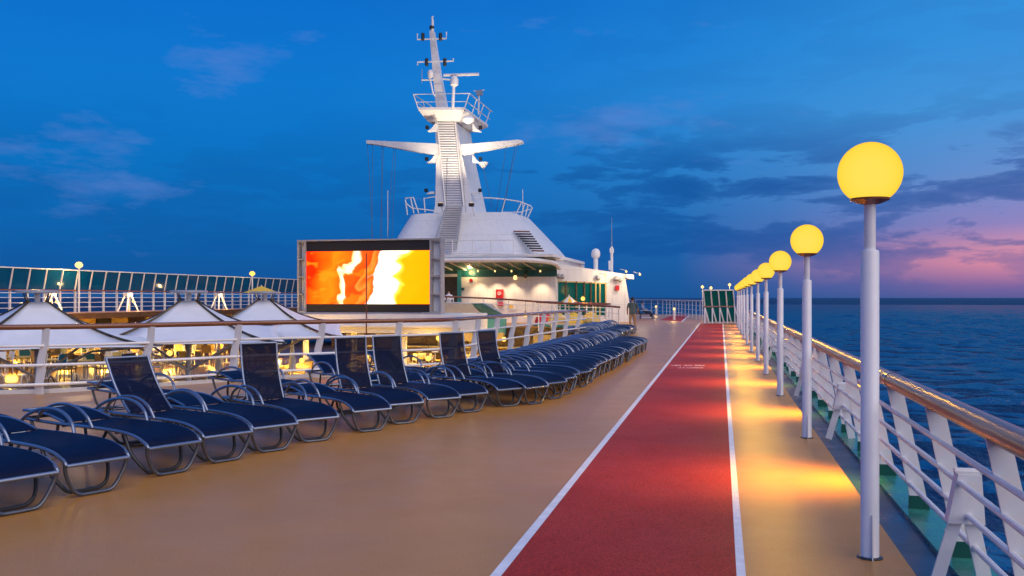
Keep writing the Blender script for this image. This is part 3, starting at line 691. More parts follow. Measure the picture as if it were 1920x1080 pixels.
for i in range(12):
    kd = ('warmplastic', 'white', 'brownwood')[i % 3]
    st_ = thing('bar_stool', '%s bar stool at the counter under the stage, %s from the left' % (names[kd], ordinal(i + 1)), 'stool', (-20 + i * 1.02, 51.0 + .2 * (i % 2), -2.197), 0, 'bar stools at the counter')
    MB().tube([(0, 0, .03), (0, 0, .8)], .035, 8).build('stem', M['white'], st_); MB().lathe((0, 0, 0), [(.24, 0), (.24, .03), (.04, .06)], 12).build('foot', M['white'], st_)
    MB().lathe((0, 0, .8), [(.16, 0), (.22, .04), (.2, .1), (.01, .11)], 12).build('seat', M[kd], st_, smooth=True)
# ================================================================== tent canopies over the pool
M['brass'] = material('brass_edge', (0.20, 0.13, 0.05), 0.35, metal=0.6, c2=(0.03, 0.03, 0.03), vscale=9.0)
def canopy(label, px, d, ztop, zedge, Rad, n=4, rot=0.0, floor=LOW):
    c = D(px, 600, d); rot += math.atan2(-c.y, -c.x) - math.pi / n; t = thing('tent_canopy', label, 'canopy', (c.x, c.y, floor), rot, 'white tent canopies over the pool')
    za, ze = ztop - floor, zedge - floor; r0 = .34; NR, NS = 9, 6
    def zz(u, a=None):
        lift = 0.0 if a is None else .62 * (1 - math.cos(a - math.pi / n)) / 2      # the far hem is rigged higher
        return ze + lift * u + (za - ze - lift * 0) * (1 - u) ** 1.85
    for k_ in range(n):
        a0, a1 = 2 * math.pi * k_ / n + .022, 2 * math.pi * (k_ + 1) / n - .022; vs_, fs_ = [], []
        for i in range(NR + 1):
            u = i / NR
            for j in range(NS + 1):
                s = j / NS; a = a0 + (a1 - a0) * s; e = 4 * s * (1 - s)
                p0 = Vector((math.cos(a0), math.sin(a0), 0)); p1 = Vector((math.cos(a1), math.sin(a1), 0))
                chord = p0.lerp(p1, s); rr = r0 + (Rad - r0) * u
                q_ = chord * rr * (1 - .10 * e * u * u)
                vs_.append((q_.x, q_.y, zz(u, a) + .16 * e * u * (1 - .3 * u)))
        m_ = NS + 1
        for i in range(NR):
            for j in range(NS): fs_.append((i * m_ + j, (i + 1) * m_ + j, (i + 1) * m_ + j + 1, i * m_ + j + 1))
        o = MB().add(vs_, fs_).build('fabric_panel', M['fabric'], t, smooth=True)
        sl = o.modifiers.new('thickness', 'SOLIDIFY'); sl.thickness = .02
        am = 2 * math.pi * k_ / n
        for sgn in (-1, 1):
            pth = [(math.cos(am + sgn * .02) * (r0 + (Rad - r0) * i / 12), math.sin(am + sgn * .02) * (r0 + (Rad - r0) * i / 12), zz(i / 12, am) + .03) for i in range(13)]
            MB().tube(pth, .022, 6).build('edge_cord', M['brass'], t, smooth=True)
        MB().tube([(0, 0, ze - .95), (math.cos(am) * Rad * .45, math.sin(am) * Rad * .45, ze - .1), (math.cos(am) * Rad * .97, math.sin(am) * Rad * .97, zz(1.0, am) + .01)], .04, 6).build('strut', M['white'], t, smooth=True)
        MB().tube([(math.cos(am) * .12, math.sin(am) * .12, za + .34), (math.cos(am) * .52, math.sin(am) * .52, za + .30), (math.cos(am) * (r0 + .05), math.sin(am) * (r0 + .05), za + .02)], .025, 6).build('ring_bracket', M['brass'], t, smooth=True)
    MB().lathe((0, 0, 0), [(.58, za + .27), (.62, za + .29), (.62, za + .34), (.58, za + .36), (.1, za + .37)], 18).build('top_ring', M['grey'], t, smooth=True)
    MB().tube([(0, 0, 0), (0, 0, za + .36)], .085, 12).build('mast', M['white'], t, smooth=True)
    return t
canopy('white tent canopy over the pool, leftmost of the three', 70, 29.0, 1.62, .20, 4.3, 4, R(6))
canopy('white tent canopy over the pool, middle one of the three', 354, 32.0, 1.64, .20, 4.4, 4, R(-4))
canopy('white tent canopy nearest the big screen', 497, 38.5, 1.64, .16, 4.7, 4, R(-8))

# ================================================================== port windscreen
def glass(name, c, alpha, rough=0.08):
    m = bpy.data.materials.new(name); m.use_nodes = True; t = m.node_tree; p = t.nodes['Principled BSDF']
    p.inputs['Base Color'].default_value = (*c, 1); p.inputs['Roughness'].default_value = rough; p.inputs['Specular IOR Level'].default_value = .2
    tr = N(t, 'ShaderNodeBsdfTransparent'); setin(tr, 0, (*[min(1, x * 4 + .25) for x in c], 1)); mx = N(t, 'ShaderNodeMixShader'); setin(mx, 0, alpha)
    o = t.nodes['Material Output']; t.links.new(tr.outputs[0], mx.inputs[1]); t.links.new(p.outputs[0], mx.inputs[2]); t.links.new(mx.outputs[0], o.inputs[0]); return m
M['glass_blue'] = glass('blue_tinted_glass', (0.003, 0.085, 0.20), .82)
M['glass_teal'] = glass('teal_tinted_glass', (0.004, 0.13, 0.115), .85)
M['glass_dark'] = glass('dark_teal_glass', (0.008, 0.07, 0.065), .9)
ws = thing('windscreen', 'long windscreen of dark blue glass panes with white posts on the far side', 'windscreen', (-33.0, 30, 1.0))
pane = MB().prism([(.0, .05, 1.16), (.0, 1.10, 1.16), (.20, 1.10, 2.15), (.20, .05, 2.15)], (-.015, 0, 0)).mesh('pane', M['glass_blue'])
wpost = MB().add([], []).beam((.02, 0, 0), (.02, 0, 1.13), .09, .09, (0, 1, 0)).beam((.0, 0, 1.13), (.21, 0, 2.17), .05, .06, (0, 1, 0)).mesh('post', M['white'])
for i in range(45):
    if i:
        p_ = bpy.data.objects.new('pane', pane); col.objects.link(p_); p_.parent = ws; p_.location = (0, (i - 1) * 1.15, 0)
    p_ = bpy.data.objects.new('post', wpost); col.objects.link(p_); p_.parent = ws; p_.location = (0, i * 1.15, 0)
MB().beam((.205, 0, 2.18), (.205, 50.6, 2.18), .06, .05).build('top_rail', M['white'], ws)
MB().tube([(.12, 0, 1.12), (.12, 50.6, 1.12)], .04, 8).build('handrail', M['wood'], ws)
for z in (.25, .5, .75, .98): MB().tube([(.09, 0, z), (.09, 50.6, z)], .018, 6).build('rail_bar', M['steelwhite'], ws)
for i, (px, ph, e) in enumerate(((148, 497, 260), (473, 513, 40))):
    X_ = -32.0; b_ = SX(px, 580, X_); zt = SX(px, ph, X_).z - 1.0
    o = thing('deck_lamp', ('bright warm lamp on a thin white post above the far windscreen', 'small dim lamp on a post above the windscreen near the screen')[i], 'lamp', (b_.x, b_.y, 1.0))
    MB().tube([(0, 0, 0), (0, 0, zt - .12)], .05, 8).build('pole', M['white'], o, smooth=True)
    MB().lathe((0, 0, zt), [(.05, -.16), (.17, -.08), (.2, .02), (.12, .14), (.01, .17)], 14).build('globe', M['bulbw'] if i == 0 else M['bulb'], o, smooth=True)
    ld = bpy.data.lights.new('lamp_light', 'POINT'); ld.energy = e * 2; ld.color = (1, .62, .22); ld.shadow_soft_size = .21
    lo = bpy.data.objects.new('lamp_light', ld); col.objects.link(lo); lo.location = (0, 0, zt); lo.parent = o
# lit low bollards and life-raft cradles on the port walkway
for i, px in enumerate((95, 240, 410)):
    b_ = SX(px, 580, -31.2); o = thing('deck_fitting', 'white lit deck fitting on splayed legs by the far windscreen, %s from the left' % ordinal(i + 1), 'fitting', (b_.x, b_.y, 1.0))
    for sx in (-1, 1):
        for sy in (-1, 1): MB().tube([(sx * .1, sy * .15, .85), (sx * .28, sy * .5, 0)], .04, 8).build('leg', M['white'], o, smooth=True)
    MB().box((0, 0, .92), (.3, .5, .2)).build('head', M['white'], o, bevel=.04)
    ld = bpy.data.lights.new('deck_light', 'POINT'); ld.energy = 70; ld.color = (1, .62, .22); ld.shadow_soft_size = .08
    MB().lathe((.32, 0, .55), [(.02, -.08), (.08, 0), (.02, .08)], 10).build('lamp_glass', M['bulbw'], o, smooth=True)
    lo = bpy.data.objects.new('deck_light', ld); col.objects.link(lo); lo.location = (.55, 0, .55); lo.parent = o

# ================================================================== big screen on its stage
YS = 43.0
tl, tr_, bl, br = SY(558, 449, YS), SY(828, 453, YS), SY(558, 582, YS), SY(828, 590, YS)
x0, x1, z0, z1 = tl.x, tr_.x, (bl.z + br.z) / 2, (tl.z + tr_.z) / 2
scr = thing('video_screen', 'large outdoor video screen showing an orange and yellow picture', 'screen', ((x0 + x1) / 2, YS, z0)); W2 = (x1 - x0) / 2; HS = z1 - z0
xl, xr = SY(574, 500, YS).x - (x0 + x1) / 2, SY(806, 500, YS).x - (x0 + x1) / 2
MB().span((xl, .06, .02), (xr, .5, HS - .02)).build('housing', M['black'], scr)
zb0, zb1 = (SY(690, 570, YS).z - z0), (SY(690, 470.5, YS).z - z0)
m = bpy.data.materials.new('screen_picture'); m.use_nodes = True; t = m.node_tree; t.nodes.clear()
co = N(t, 'ShaderNodeTexCoord'); sp = N(t, 'ShaderNodeSeparateXYZ'); t.links.new(co.outputs['Generated'], sp.inputs[0])
nz = N(t, 'ShaderNodeTexNoise'); mpn = N(t, 'ShaderNodeMapping'); t.links.new(co.outputs['Generated'], mpn.inputs[0]); setin(mpn, 'Scale', (3.2, 1, 1.7)); setin(mpn, 'Rotation', (0, R(24), 0)); t.links.new(mpn.outputs[0], nz.inputs['Vector']); setin(nz, 'Scale', 1.25); setin(nz, 'Detail', 1.6); setin(nz, 'Distortion', 1.1)
xx = math_n(t, 'ADD', sp.outputs['X'], math_n(t, 'MULTIPLY', math_n(t, 'SUBTRACT', nz.outputs['Fac'], .5), .30))
xx = math_n(t, 'SUBTRACT', xx, math_n(t, 'MULTIPLY', math_n(t, 'SUBTRACT', sp.outputs['Z'], .5), .10))
rp = ramp(t, [(0.0, (.85, .012, .001)), (.09, (1, .075, .002)), (.20, (1, .13, .004)), (.29, (1, .07, .003)), (.31, (1, .55, .22)), (.36, (1, .85, .50)), (.385, (.8, .06, .004)), (.47, (.6, .035, .003)), (.49, (1, .15, .02)), (.545, (.7, .05, .003)),
              (.57, (1, .92, .72)), (.72, (1, .97, .82)), (.765, (1, .42, .03)), (.80, (1, .235, .002)), (1.0, (1, .205, .001))])
t.links.new(xx, rp.inputs[0])
nzb = N(t, 'ShaderNodeTexNoise'); t.links.new(co.outputs['Generated'], nzb.inputs['Vector']); setin(nzb, 'Scale', 4.5); setin(nzb, 'Detail', 2.0)
msk = ramp(t, [(.55, 0.0), (.60, 1.0)]); t.links.new(nzb.outputs['Fac'], msk.inputs[0])
cc = mixc(t, math_n(t, 'MULTIPLY', math_n(t, 'MULTIPLY', msk.outputs[0], math_n(t, 'SUBTRACT', 1.0, sp.outputs['X'], True)), .6), rp.outputs[0], (1, .17, .006))
e = N(t, 'ShaderNodeEmission'); t.links.new(cc, e.inputs[0]); setin(e, 1, 2.2); oo = N(t, 'ShaderNodeOutputMaterial'); t.links.new(e.outputs[0], oo.inputs[0])
MB().span((xl + .02, .02, zb0), (xr - .02, .055, zb1)).build('picture', m, scr)
for xa, xb in ((-W2, xl), (xr, W2)):
    fr = thing_part = bpy.data.objects.new('side_frame', None); col.objects.link(fr); fr.parent = scr
    for xx_ in (xa + .04, xb - .04): MB().span((xx_ - .04, -.05, 0), (xx_ + .04, .5, HS)).build('upright', M['grey'], fr)
    for i in range(5):
        zz_ = .03 + (HS - .06) * i / 4; MB().span((xa + .081, -.03, zz_ - .03), (xb - .081, .48, zz_ + .03)).build('crossbar', M['grey'], fr)
    for i in range(4):
        za_, zb_ = .03 + (HS - .06) * i / 4 + .05, .03 + (HS - .06) * (i + 1) / 4 - .05
        MB().span((xa + .12, .25, za_), (xb - .12, .33, zb_)).build('panel', M['sleeve'], fr)
MB().span((-W2, -.06, HS), (W2, .55, HS + .07)).build('top_beam', M['grey'], scr); MB().span((-W2, -.06, -.08), (W2, .55, 0)).build('bottom_beam', M['grey'], scr)
sx0, sx1 = SY(548, 600, YS).x, SY(866, 600, YS).x
st = thing('screen_stage', 'white raised stage block carrying the video screen', 'stage', ((sx0 + sx1) / 2, YS, 0)); SW = (sx1 - sx0) / 2
zt = z0 - .085
MB().span((-SW, -.35, .03), (SW, 5, zt)).build('body', M['white'], st, bevel=.03)
MB().span((-SW - .15, -.55, zt - .62), (SW + .15, -.352, zt - .50)).build('ledge', M['white'], st)
for sx_ in (-SW + .5, -SW * .3, SW * .3, SW - .5): MB().tube([(sx_, .5, .03), (sx_, .5, LOW)], .14, 10).build('column', M['white'], st, smooth=True)

# ================================================================== deckhouse, mast
YH = 64.0
hx0, hx1 = SY(790, 560, YH).x, SY(1042, 560, YH).x
zr = SY(900, 486, YH).z
house = thing('deckhouse', 'white deckhouse with teal awning at the foot of the mast', 'building', ((hx0 + hx1) / 2, YH, 0)); HX = (hx0 + hx1) / 2; HY = YH
def hl(p): return Vector((p[0] - HX, p[1] - HY, p[2]))      # world to deckhouse
def hp(px, py, Y): return hl(SY(px, py, Y))
MB().span((hx0 - HX, 0, 0), (hx1 - HX, 14, zr)).build('wall', M['white_worn'], house)
# awning
zo = SY(900, 489, YH - 3.2).z; zi = SY(900, 506, YH).z
xa = SY(770, 490, YH - 3.2).x - HX; xb = SY(985, 490, YH - 3.2).x - HX; xc = SY(1047, 507, YH).x - HX + .1
edge = [(xa, -3.2)] + [(p.x, p.y) for p in spline([(xb - 1.5, -3.2, 0), (xb, -3.1, 0), (xb + 1.6, -2.2, 0), (xc, -.2, 0)], 4)]
def aw(x, y): return Vector((x, y, zi + (zo - zi) * (-y / 3.2)))
am = MB(); n_ = len(edge)
top = [aw(x, y) for x, y in edge]; inn = [Vector((min(x, xc), .0 - .01, zi)) for x, y in edge]
for i in range(n_ - 1):
    a_, b_, c_, d_ = top[i], top[i + 1], inn[i + 1], inn[i]
    up_ = Vector((0, 0, .06)); am.add([a_, b_, c_, d_, a_ + up_, b_ + up_, c_ + up_, d_ + up_], [(0, 1, 2, 3), (7, 6, 5, 4), (0, 4, 5, 1), (1, 5, 6, 2), (2, 6, 7, 3), (3, 7, 4, 0)])
awn = am.build('awning', M['teal'], house)
fs = MB(); fs.tube([p + Vector((0, 0, .05)) for p in top], .16, 8); fs.build('fascia', M['white'], awn, smooth=True)
for i in range(8):
    x = xa + (xb - xa) * (i + .7) / 8; MB().beam(aw(x, -3.05) - Vector((0, 0, .06)), aw(x + .4, -.3) - Vector((0, 0, .06)), .06, .08).build('awning_rib', M['white'], awn)
MB().span((xa, -.03, zi - .5), (xc - .2, .0 - .004, zi - .02)).build('teal_band', M['teal'], house)
# lights under the awning
for i, px in enumerate((896, 928, 959, 1013)):
    p = hp(px, 508, YH - .7); o = MB().lathe(p, [(.02, -.09), (.06, -.05), (.06, .02), (.03, .06)], 10).build('spotlight', M['bulbw'], house, smooth=True)
    ld = bpy.data.lights.new('awning_light', 'SPOT'); ld.energy = 190; ld.color = (1, .70, .40); ld.spot_size = R(82); ld.spot_blend = .8; ld.shadow_soft_size = .06
    lo = bpy.data.objects.new('awning_light', ld); col.objects.link(lo); lo.parent = house; lo.location = p + Vector((0, -.25, -.25)); lo.rotation_euler = (R(20), 0, 0)
p = hp(883, 511, YH - .05)
MB().lathe((0, 0, 0), [(.12, 0), (.14, .03), (.12, .07), (.06, .09)], 14).build('wall_lamp', M['bulbw'], house, smooth=True).matrix_local = Matrix.Translation(p) @ Matrix.Rotation(R(90), 4, 'X')
ld = bpy.data.lights.new('wall_lamp_light', 'POINT'); ld.energy = 45; ld.color = (1, .66, .28); ld.shadow_soft_size = .15
lo = bpy.data.objects.new('wall_lamp_light', ld); col.objects.link(lo); lo.parent = house; lo.location = p + Vector((0, -.35, 0))
MB().lathe((0, 0, 0), [(.12, 0), (.12, .08), (.05, .1)], 12).build('red_alarm', M['red'], house).matrix_local = Matrix.Translation(hp(883.5, 525.5, YH)) @ Matrix.Rotation(R(90), 4, 'X')
# pendant floodlights in the middle of the wall
for px, py in ((966, 519), (985, 516)):
    p = hp(px, py, YH - .5); a = MB().tube([p + Vector((0, .5, .2)), p + Vector((0, .2, .35)), p], .04, 6); a.build('lamp_arm', M['dark'], house)
    MB().lathe(p, [(.05, -.22), (.14, -.15), (.12, .05), (.06, .1)], 10).build('floodlight', M['bulbw'] if px < 970 else M['brass'], house, smooth=True)
# doorway
d0, d1 = hp(833, 600, YH), hp(858, 600, YH); zt_ = hp(840, 519, YH).z; zt2 = hp(840, 507, YH).z
dr = MB().span((d0.x, -.04, .6), (d1.x, -.005, zt_)).build('doorway', M['dark'], house)
MB().span((d1.x, -.09, .6), (d1.x + .28, -.005, zt2)).build('door_frame', M['turq'], house)
MB().span((d0.x, -.09, zt_), (d1.x, -.045, zt_ + .2)).build('door_header', M['white'], house)
MB().span((d0.x, -.08, .6), (d1.x, -.05, 1.5)).build('door_panel', M['glass_dark'], house)
MB().box(hp(867, 542, YH - .03), (.3, .04, .18)).build('plate', M['teal'], house)
# red cabinets
c0 = hp(938, 551, YH); cb = thing('fire_cabinet', 'red wall cabinet with a round white emblem on the deckhouse wall', 'cabinet', (c0.x + HX, YH, c0.z))
MB().box((0, -.14, 0), (.52, .26, .64)).build('box', M['red'], cb, bevel=.03)
rg = MB().tube([(.0 + .11 * math.cos(a), -.285, .03 + .11 * math.sin(a)) for a in [2 * math.pi * i / 20 for i in range(20)]], .028, 6, closed=True); rg.build('emblem', M['line'], cb)
MB().box((0, -.285, .03), (.06, .012, .07)).build('emblem', M['line'], cb)
c0 = hp(939.5, 570, YH); cb = thing('fire_cabinet', 'small red box below the red wall cabinet', 'cabinet', (c0.x + HX, YH, c0.z))
MB().box((0, -.1, 0), (.36, .18, .26)).build('box', M['red'], cb, bevel=.02); MB().box((0, -.1, -.2), (.28, .16, .1)).build('nozzle', M['grey'], cb)
c0 = hp(959, 575, YH); cb = thing('notice_board', 'small orange notice board low on the deckhouse wall', 'sign', (c0.x + HX, YH, c0.z))
MB().box((0, -.03, 0), (.55, .05, .5)).build('board', M['white'], cb); MB().box((-.02, -.062, .02), (.3, .006, .28)).build('print', M['warmplastic'], cb)
# sloping house top (cone), lofted octagons
def octo(pxl, pxr, py, Yf, Yb, ch):
    a, b = SY(pxl, py, Yf), SY(pxr, py, Yf); z = a.z * .5 + b.z * .5
    c = ch * (b.x - a.x)
    pts = []                                 # a rounded rectangle
    for cx_, cy_, a0 in ((b.x - c, Yf + c, -90), (b.x - c, Yb - c, 0), (a.x + c, Yb - c, 90), (a.x + c, Yf + c, 180)):
        for k_ in range(7):
            an = R(a0 + 15 * k_); pts.append(hl((cx_ + c * math.cos(an), cy_ + c * math.sin(an), z)))
    return pts
cone = MB().loft([octo(688, 1020, 487, 62.6, 78, .24), octo(714, 1003, 458, 63.9, 77, .24), octo(758, 960, 399, 67.2, 75.5, .22)])
cn = cone.build('sloped_top', M['white_worn'], house, smooth=True)
sl = MB().span((SY(700, 487, 61.2).x - HX, -2.8, zr + .01), (hx1 - HX + .3, 12, zr + .2)).build('roof', M['white'], house)
# louvre vent on the cone's right front
vent = bpy.data.objects.new('vent', None); col.objects.link(vent); vent.parent = house
for i in range(9):
    u = i / 8; py = 434 + 36 * u; xl_, xr_ = 963 + 34 * u, 993 + 27 * u
    Yv = 65.3 - 2.3 * u
    MB().beam(hp(xl_, py, Yv), hp(xr_, py + .5, Yv), .2, .10).build('slat', M['dark'] if i % 8 else M['wood_pale'], vent)
# inclined stair of slats
stair = bpy.data.objects.new('stair', None); col.objects.link(stair); stair.parent = house
NSL = 26
for i in range(NSL):
    u = i / (NSL - 1); py = 386 + 84 * u
    xl_, xr_ = (837 - 22 * min(u / .76, 1), 867 - 12 * min(u / .76, 1)); Yv = 66.75 - 4.0 * u
    if u > .76: xl_ = 832
    MB().beam(hp(xl_, py, Yv), hp(xr_, py, Yv), .16, .05).build('step', M['white'], stair)
for a, b in ((837, 815), (867, 855)):
    MB().beam(hp(a, 385, 66.6), hp(b, 452, 63.4), .06, .12).build('stringer', M['grey'], stair)
MB().prism([hp(837, 386, 67.0), hp(867, 386, 67.0), hp(856, 470, 63.3), hp(818, 470, 63.3)], (0, .05, 0)).build('stair_back', M['grey'], stair)
# roof railing
rr2 = bpy.data.objects.new('roof_railing', None); col.objects.link(rr2); rr2.parent = house
for px in (700, 740, 780, 815, 848, 886, 920.5, 963): MB().tube([hp(px, 488, 61.4), hp(px, 450, 61.4)], .035, 6).build('post', M['white'], rr2)
MB().tube([hp(700, 451, 61.4), hp(963, 450, 61.4)], .03, 6).build('rail_bar', M['white'], rr2)
MB().tube([hp(848, 474, 61.4), hp(963, 476, 61.4), hp(1010, 481, 62.5), hp(1056, 487, 64.5)], .05, 6).build('rail_bar', M['white'], rr2)
# upper rails either side of the mast
for pts in ([(760, 372), (775, 370), (785, 400)], [(764, 403), (760, 374)], [(797, 398), (795, 372), (815, 369)], [(776, 400), (770, 372)], [(760, 380), (772, 390), (813, 395)]):
    MB().tube([hp(a, b, 67.5) for a, b in pts], .05, 6).build('rail_bar', M['white'], rr2)
rt = [(888, 371), (920, 371), (950, 374), (975, 378), (995, 386), (998, 390), (988, 411)]
MB().tube([hp(a, b, 69) for a, b in rt], .05, 6).build('rail_bar', M['white'], rr2)
MB().tube([hp(940, 398, 69), hp(975, 398, 69), hp(995, 392, 69)], .04, 6).build('rail_bar', M['white'], rr2)
for a, b, c, d in ((947, 374, 940, 400), (978, 379, 966, 405), (984, 382, 976, 407), (990, 385, 984, 410)): MB().tube([hp(a, b, 69), hp(c, d, 69)], .045, 6).build('post', M['white'], rr2)
# starboard wing of the house with the teal windows
w0, w1 = D(1040, 600, 65.5), D(1186, 600, 67.5); wv = Vector((w1.x - w0.x, w1.y - w0.y, 0)); WL = wv.length; wd = wv.normalized(); wn = Vector((-wd.y, wd.x, 0))
wing = thing('deckhouse_wing', 'white slant-sided deckhouse wing with tall teal windows', 'building', (w0.x, w0.y, 0), math.atan2(wd.y, wd.x))
zA = D(1045, 492, 65.5).z; zB = D(1172, 514, 67.5).z; kx = WL / 146.0
MB().prism([(-.3, 0, 0), (WL, 0, 0), (WL - 15 * kx, 0, zB), (34 * kx, 0, zA - .25), (-.3, 0, zA)], (0, 8, 0)).build('wall', M['white_worn'], wing)
MB().prism([(WL - 15 * kx, -.3, zB - .3), (WL - 1 * kx, -.3, zB - .38), (WL - 1 * kx, -.3, zB - .05), (WL - 15 * kx, -.3, zB)], (0, 8, 0)).build('eave', M['white'], wing)
fx = [5, 20, 39, 54, 66, 75, 83, 94]
for i in range(7):
    a_, b_ = fx[i] * kx, fx[i + 1] * kx; w_ = bpy.data.objects.new('window', None); col.objects.link(w_); w_.parent = wing
    zt_ = D(1045 + fx[i] - 5, 527 + i * .5, 66).z
    MB().span((a_ + .05, -.03, .5), (b_ - .05, .0 - .006, zt_ - .08)).build('pane', M['glass_teal'], w_)
    MB().span((b_ - .05, -.10, .4), (b_ + .05, -.004, zt_)).build('frame', M['brass'] if i < 4 else M['cream'], w_)
    MB().span((a_ + .05, -.09, zt_ - .08), (b_ - .05, -.004, zt_)).build('lintel', M['cream'], w_)
for i, (fx_, zz) in enumerate(((5, 517), (12, 518), (78, 520), (112, 521), (120, 523))):
    q_ = D(1040 + fx_, zz, 66); MB().lathe((fx_ * kx, -.25, q_.z), [(.06, -.2), (.19, -.1), (.17, .08), (.06, .15)], 10).build('floodlight', M['grey'], wing, smooth=True)
for fx_, zz, e in ((82, 3.3, 110), (122, 3.6, 170), (148, 3.4, 130)):
    ld = bpy.data.lights.new('wing_light', 'POINT'); ld.energy = e; ld.color = (1, .74, .40); ld.shadow_soft_size = .1
    lo = bpy.data.objects.new('wing_light', ld); col.objects.link(lo); lo.parent = wing; lo.location = (fx_ * kx, -1.0, zz)
    MB().lathe((fx_ * kx, -1.0, zz), [(.02, -.09), (.09, 0), (.02, .09)], 10).build('lamp_glass', M['bulbw'], wing, smooth=True)
    MB().tube([(fx_ * kx, -1.0, zz + .08), (fx_ * kx, 0, zz + .2)], .03, 6).build('lamp_arm', M['white'], wing)
MB().box((115 * kx, -.12, D(1155, 540, 67).z), (.25, .2, .35)).build('alarm_box', M['red'], wing)
# satellite dome, whip antenna
b_ = D(1117, 505, 70); o = thing('satellite_dome', 'white satellite dome on a short post on the wing roof', 'antenna', (b_.x, b_.y, b_.z - 1.2))
MB().tube([(0, 0, 0), (0, 0, 2.1)], .17, 10).build('post', M['white'], o, smooth=True)
MB().lathe((0, 0, 2.35), [(.22, -.3), (.33, -.18), (.34, .1), (.26, .3), (.12, .4), (.01, .42)], 16).build('dome', M['white'], o, smooth=True)
b_ = D(1147, 510, 70); o = thing('whip_antenna', 'slender whip antenna with white box on the wing roof', 'antenna', (b_.x, b_.y, b_.z - 1.0))
MB().tube([(0, 0, 0), (0, 0, 2.9)], .10, 8).build('post', M['white'], o, smooth=True); MB().box((0, 0, 2.6), (.3, .25, .35)).build('box', M['white'], o, bevel=.03); MB().box((-.14, 0, 1.5), (.16, .2, .7)).build('box', M['white'], o)
MB().tube([(0, 0, 2.7), (0, 0, 5.1)], [.035, .012], 6).build('whip', M['grey'], o)

# ---- radar mast
YM = 69.0
mb0 = SY(850, 398, YM); mast = thing('radar_mast', 'tall white radar mast with yardarms and platform above the deckhouse', 'mast', (mb0.x, YM, mb0.z - .4)); MO = Vector(mast.location)
def mp_(px, py, Y=YM): return SY(px, py, Y) - MO
def ring(pl, pr, py, Yf, dep, taper=0.0):
    a, b = mp_(pl, py, Yf), mp_(pr, py, Yf); return [a, b, b + Vector((-taper, dep, 0)), a + Vector((taper, dep, 0))]
MB().loft([ring(813, 892, 399, 68.6, 5.6, .3), ring(816, 886, 384, 68.75, 5.4, .3), ring(818, 866, 290, 69.6, 5.0, .2), ring(816, 855, 226, 70.2, 4.6, .1)]).build('tower', M['white_worn'], mast)
grille = bpy.data.objects.new('grille', None); col.objects.link(grille); grille.parent = mast
for i in range(34):
    u = i / 33; py = 231 + 152 * u; Yv = 70.13 - 1.42 * u
    MB().beam(mp_(821 + 16 * u, py, Yv), mp_(851.5 + 15 * u, py, Yv), .07, .10).build('slat', M['white'], grille)
MB().prism([mp_(820, 229, 70.18), mp_(852, 229, 70.18), mp_(868, 385, 68.70), mp_(836, 385, 68.70)], (0, -.02, 0)).build('grille_back', M['grey'], grille)
for a, b in ((819.5, 835), (853, 869)): MB().beam(mp_(a, 229, 70.05), mp_(b, 385, 68.6), .08, .10).build('grille_rim', M['white'], grille)
# platform
MB().loft([ring(801, 861, 227, 70.0, 5.0), ring(784, 871, 206, 69.0, 7.4), ring(784, 871, 201, 69.0, 7.4)]).build('platform', M['white'], mast)
pr_ = bpy.data.objects.new('platform_railing', None); col.objects.link(pr_); pr_.parent = mast
A_, B_ = mp_(775, 177, 69.0), mp_(880, 175, 69.0); A2, B2 = mp_(784, 203, 69.0), mp_(871, 203, 69.0)
back = Vector((0, 7.3, 0))
MB().tube([A_ + back * .9, A_, B_, B_ + back], .045, 6).build('rail_bar', M['white'], pr_)
MB().tube([A_.lerp(A2, .55) + back * .9, A_.lerp(A2, .55), B_.lerp(B2, .55), B_.lerp(B2, .55) + back], .035, 6).build('rail_bar', M['white'], pr_)
for u in (0, .3, .6, .9):
    MB().tube([A_ + back * u, A2 + back * u], .04, 6).build('post', M['white'], pr_); MB().tube([B_ + back * u, B2 + back * u], .04, 6).build('post', M['white'], pr_)
# yardarm wings
def wing_beam(pts, dep): return MB().prism([mp_(*p) for p in pts], (0, dep, 0))
wing_beam([(686, 263), (690, 263), (818, 269), (818, 291), (700, 270), (687, 269)], .7).build('yardarm', M['white'], mast)
wing_beam([(864, 271), (970, 262), (978, 262.5), (979, 267), (968, 270), (866, 289)], .7).build('yardarm', M['white'], mast)
# raked pole
def pr4(px, wpx, py, Y, dep): return [mp_(px - wpx / 2, py, Y), mp_(px + wpx / 2, py, Y), mp_(px + wpx / 2, py, Y) + Vector((0, dep, 0)), mp_(px - wpx / 2, py, Y) + Vector((0, dep, 0))]
MB().loft([pr4(827, 18, 206, 69.4, .9), pr4(818, 13, 140, 69.6, .7), pr4(809, 8, 58, 69.9, .4)]).build('pole', M['white'], mast)
MB().tube([mp_(810.5, 58), mp_(811, 40), mp_(810, 32), mp_(813, 31)], [.14, .10, .07, .05], 8).build('finial', M['white'], mast)
MB().lathe(mp_(809.5, 52), [(.1, -.16), (.19, -.08), (.19, .1), (.08, .18)], 10).build('mast_light', M['black'], mast)
for (y, a, b, ta, tb_) in ((74, 782.5, 837, 63, 60), (116.5, 783, 850, 122, 110)):
    MB().tube([mp_(a, ta), mp_(a, y), mp_(b, y - 2), mp_(b, tb_)], .06, 6).build('yard', M['white'], mast)
    for px in ((793, 826) if y < 100 else (800, 834)):
        MB().lathe(mp_(px, y - 5 if y < 100 else y), [(.08, -.3), (.14, -.25), (.14, .25), (.08, .3)], 8).build('signal_lamp', M['black'], mast)
MB().tube([mp_(832, 141), mp_(898, 139)], .11, 8).build('radar_scanner', M['white'], mast, smooth=True)
MB().lathe(mp_(852, 153), [(.12, -.4), (.32, -.25), (.34, .1), (.2, .4)], 10).build('radar_gearbox', M['sleeve'], mast, smooth=True)
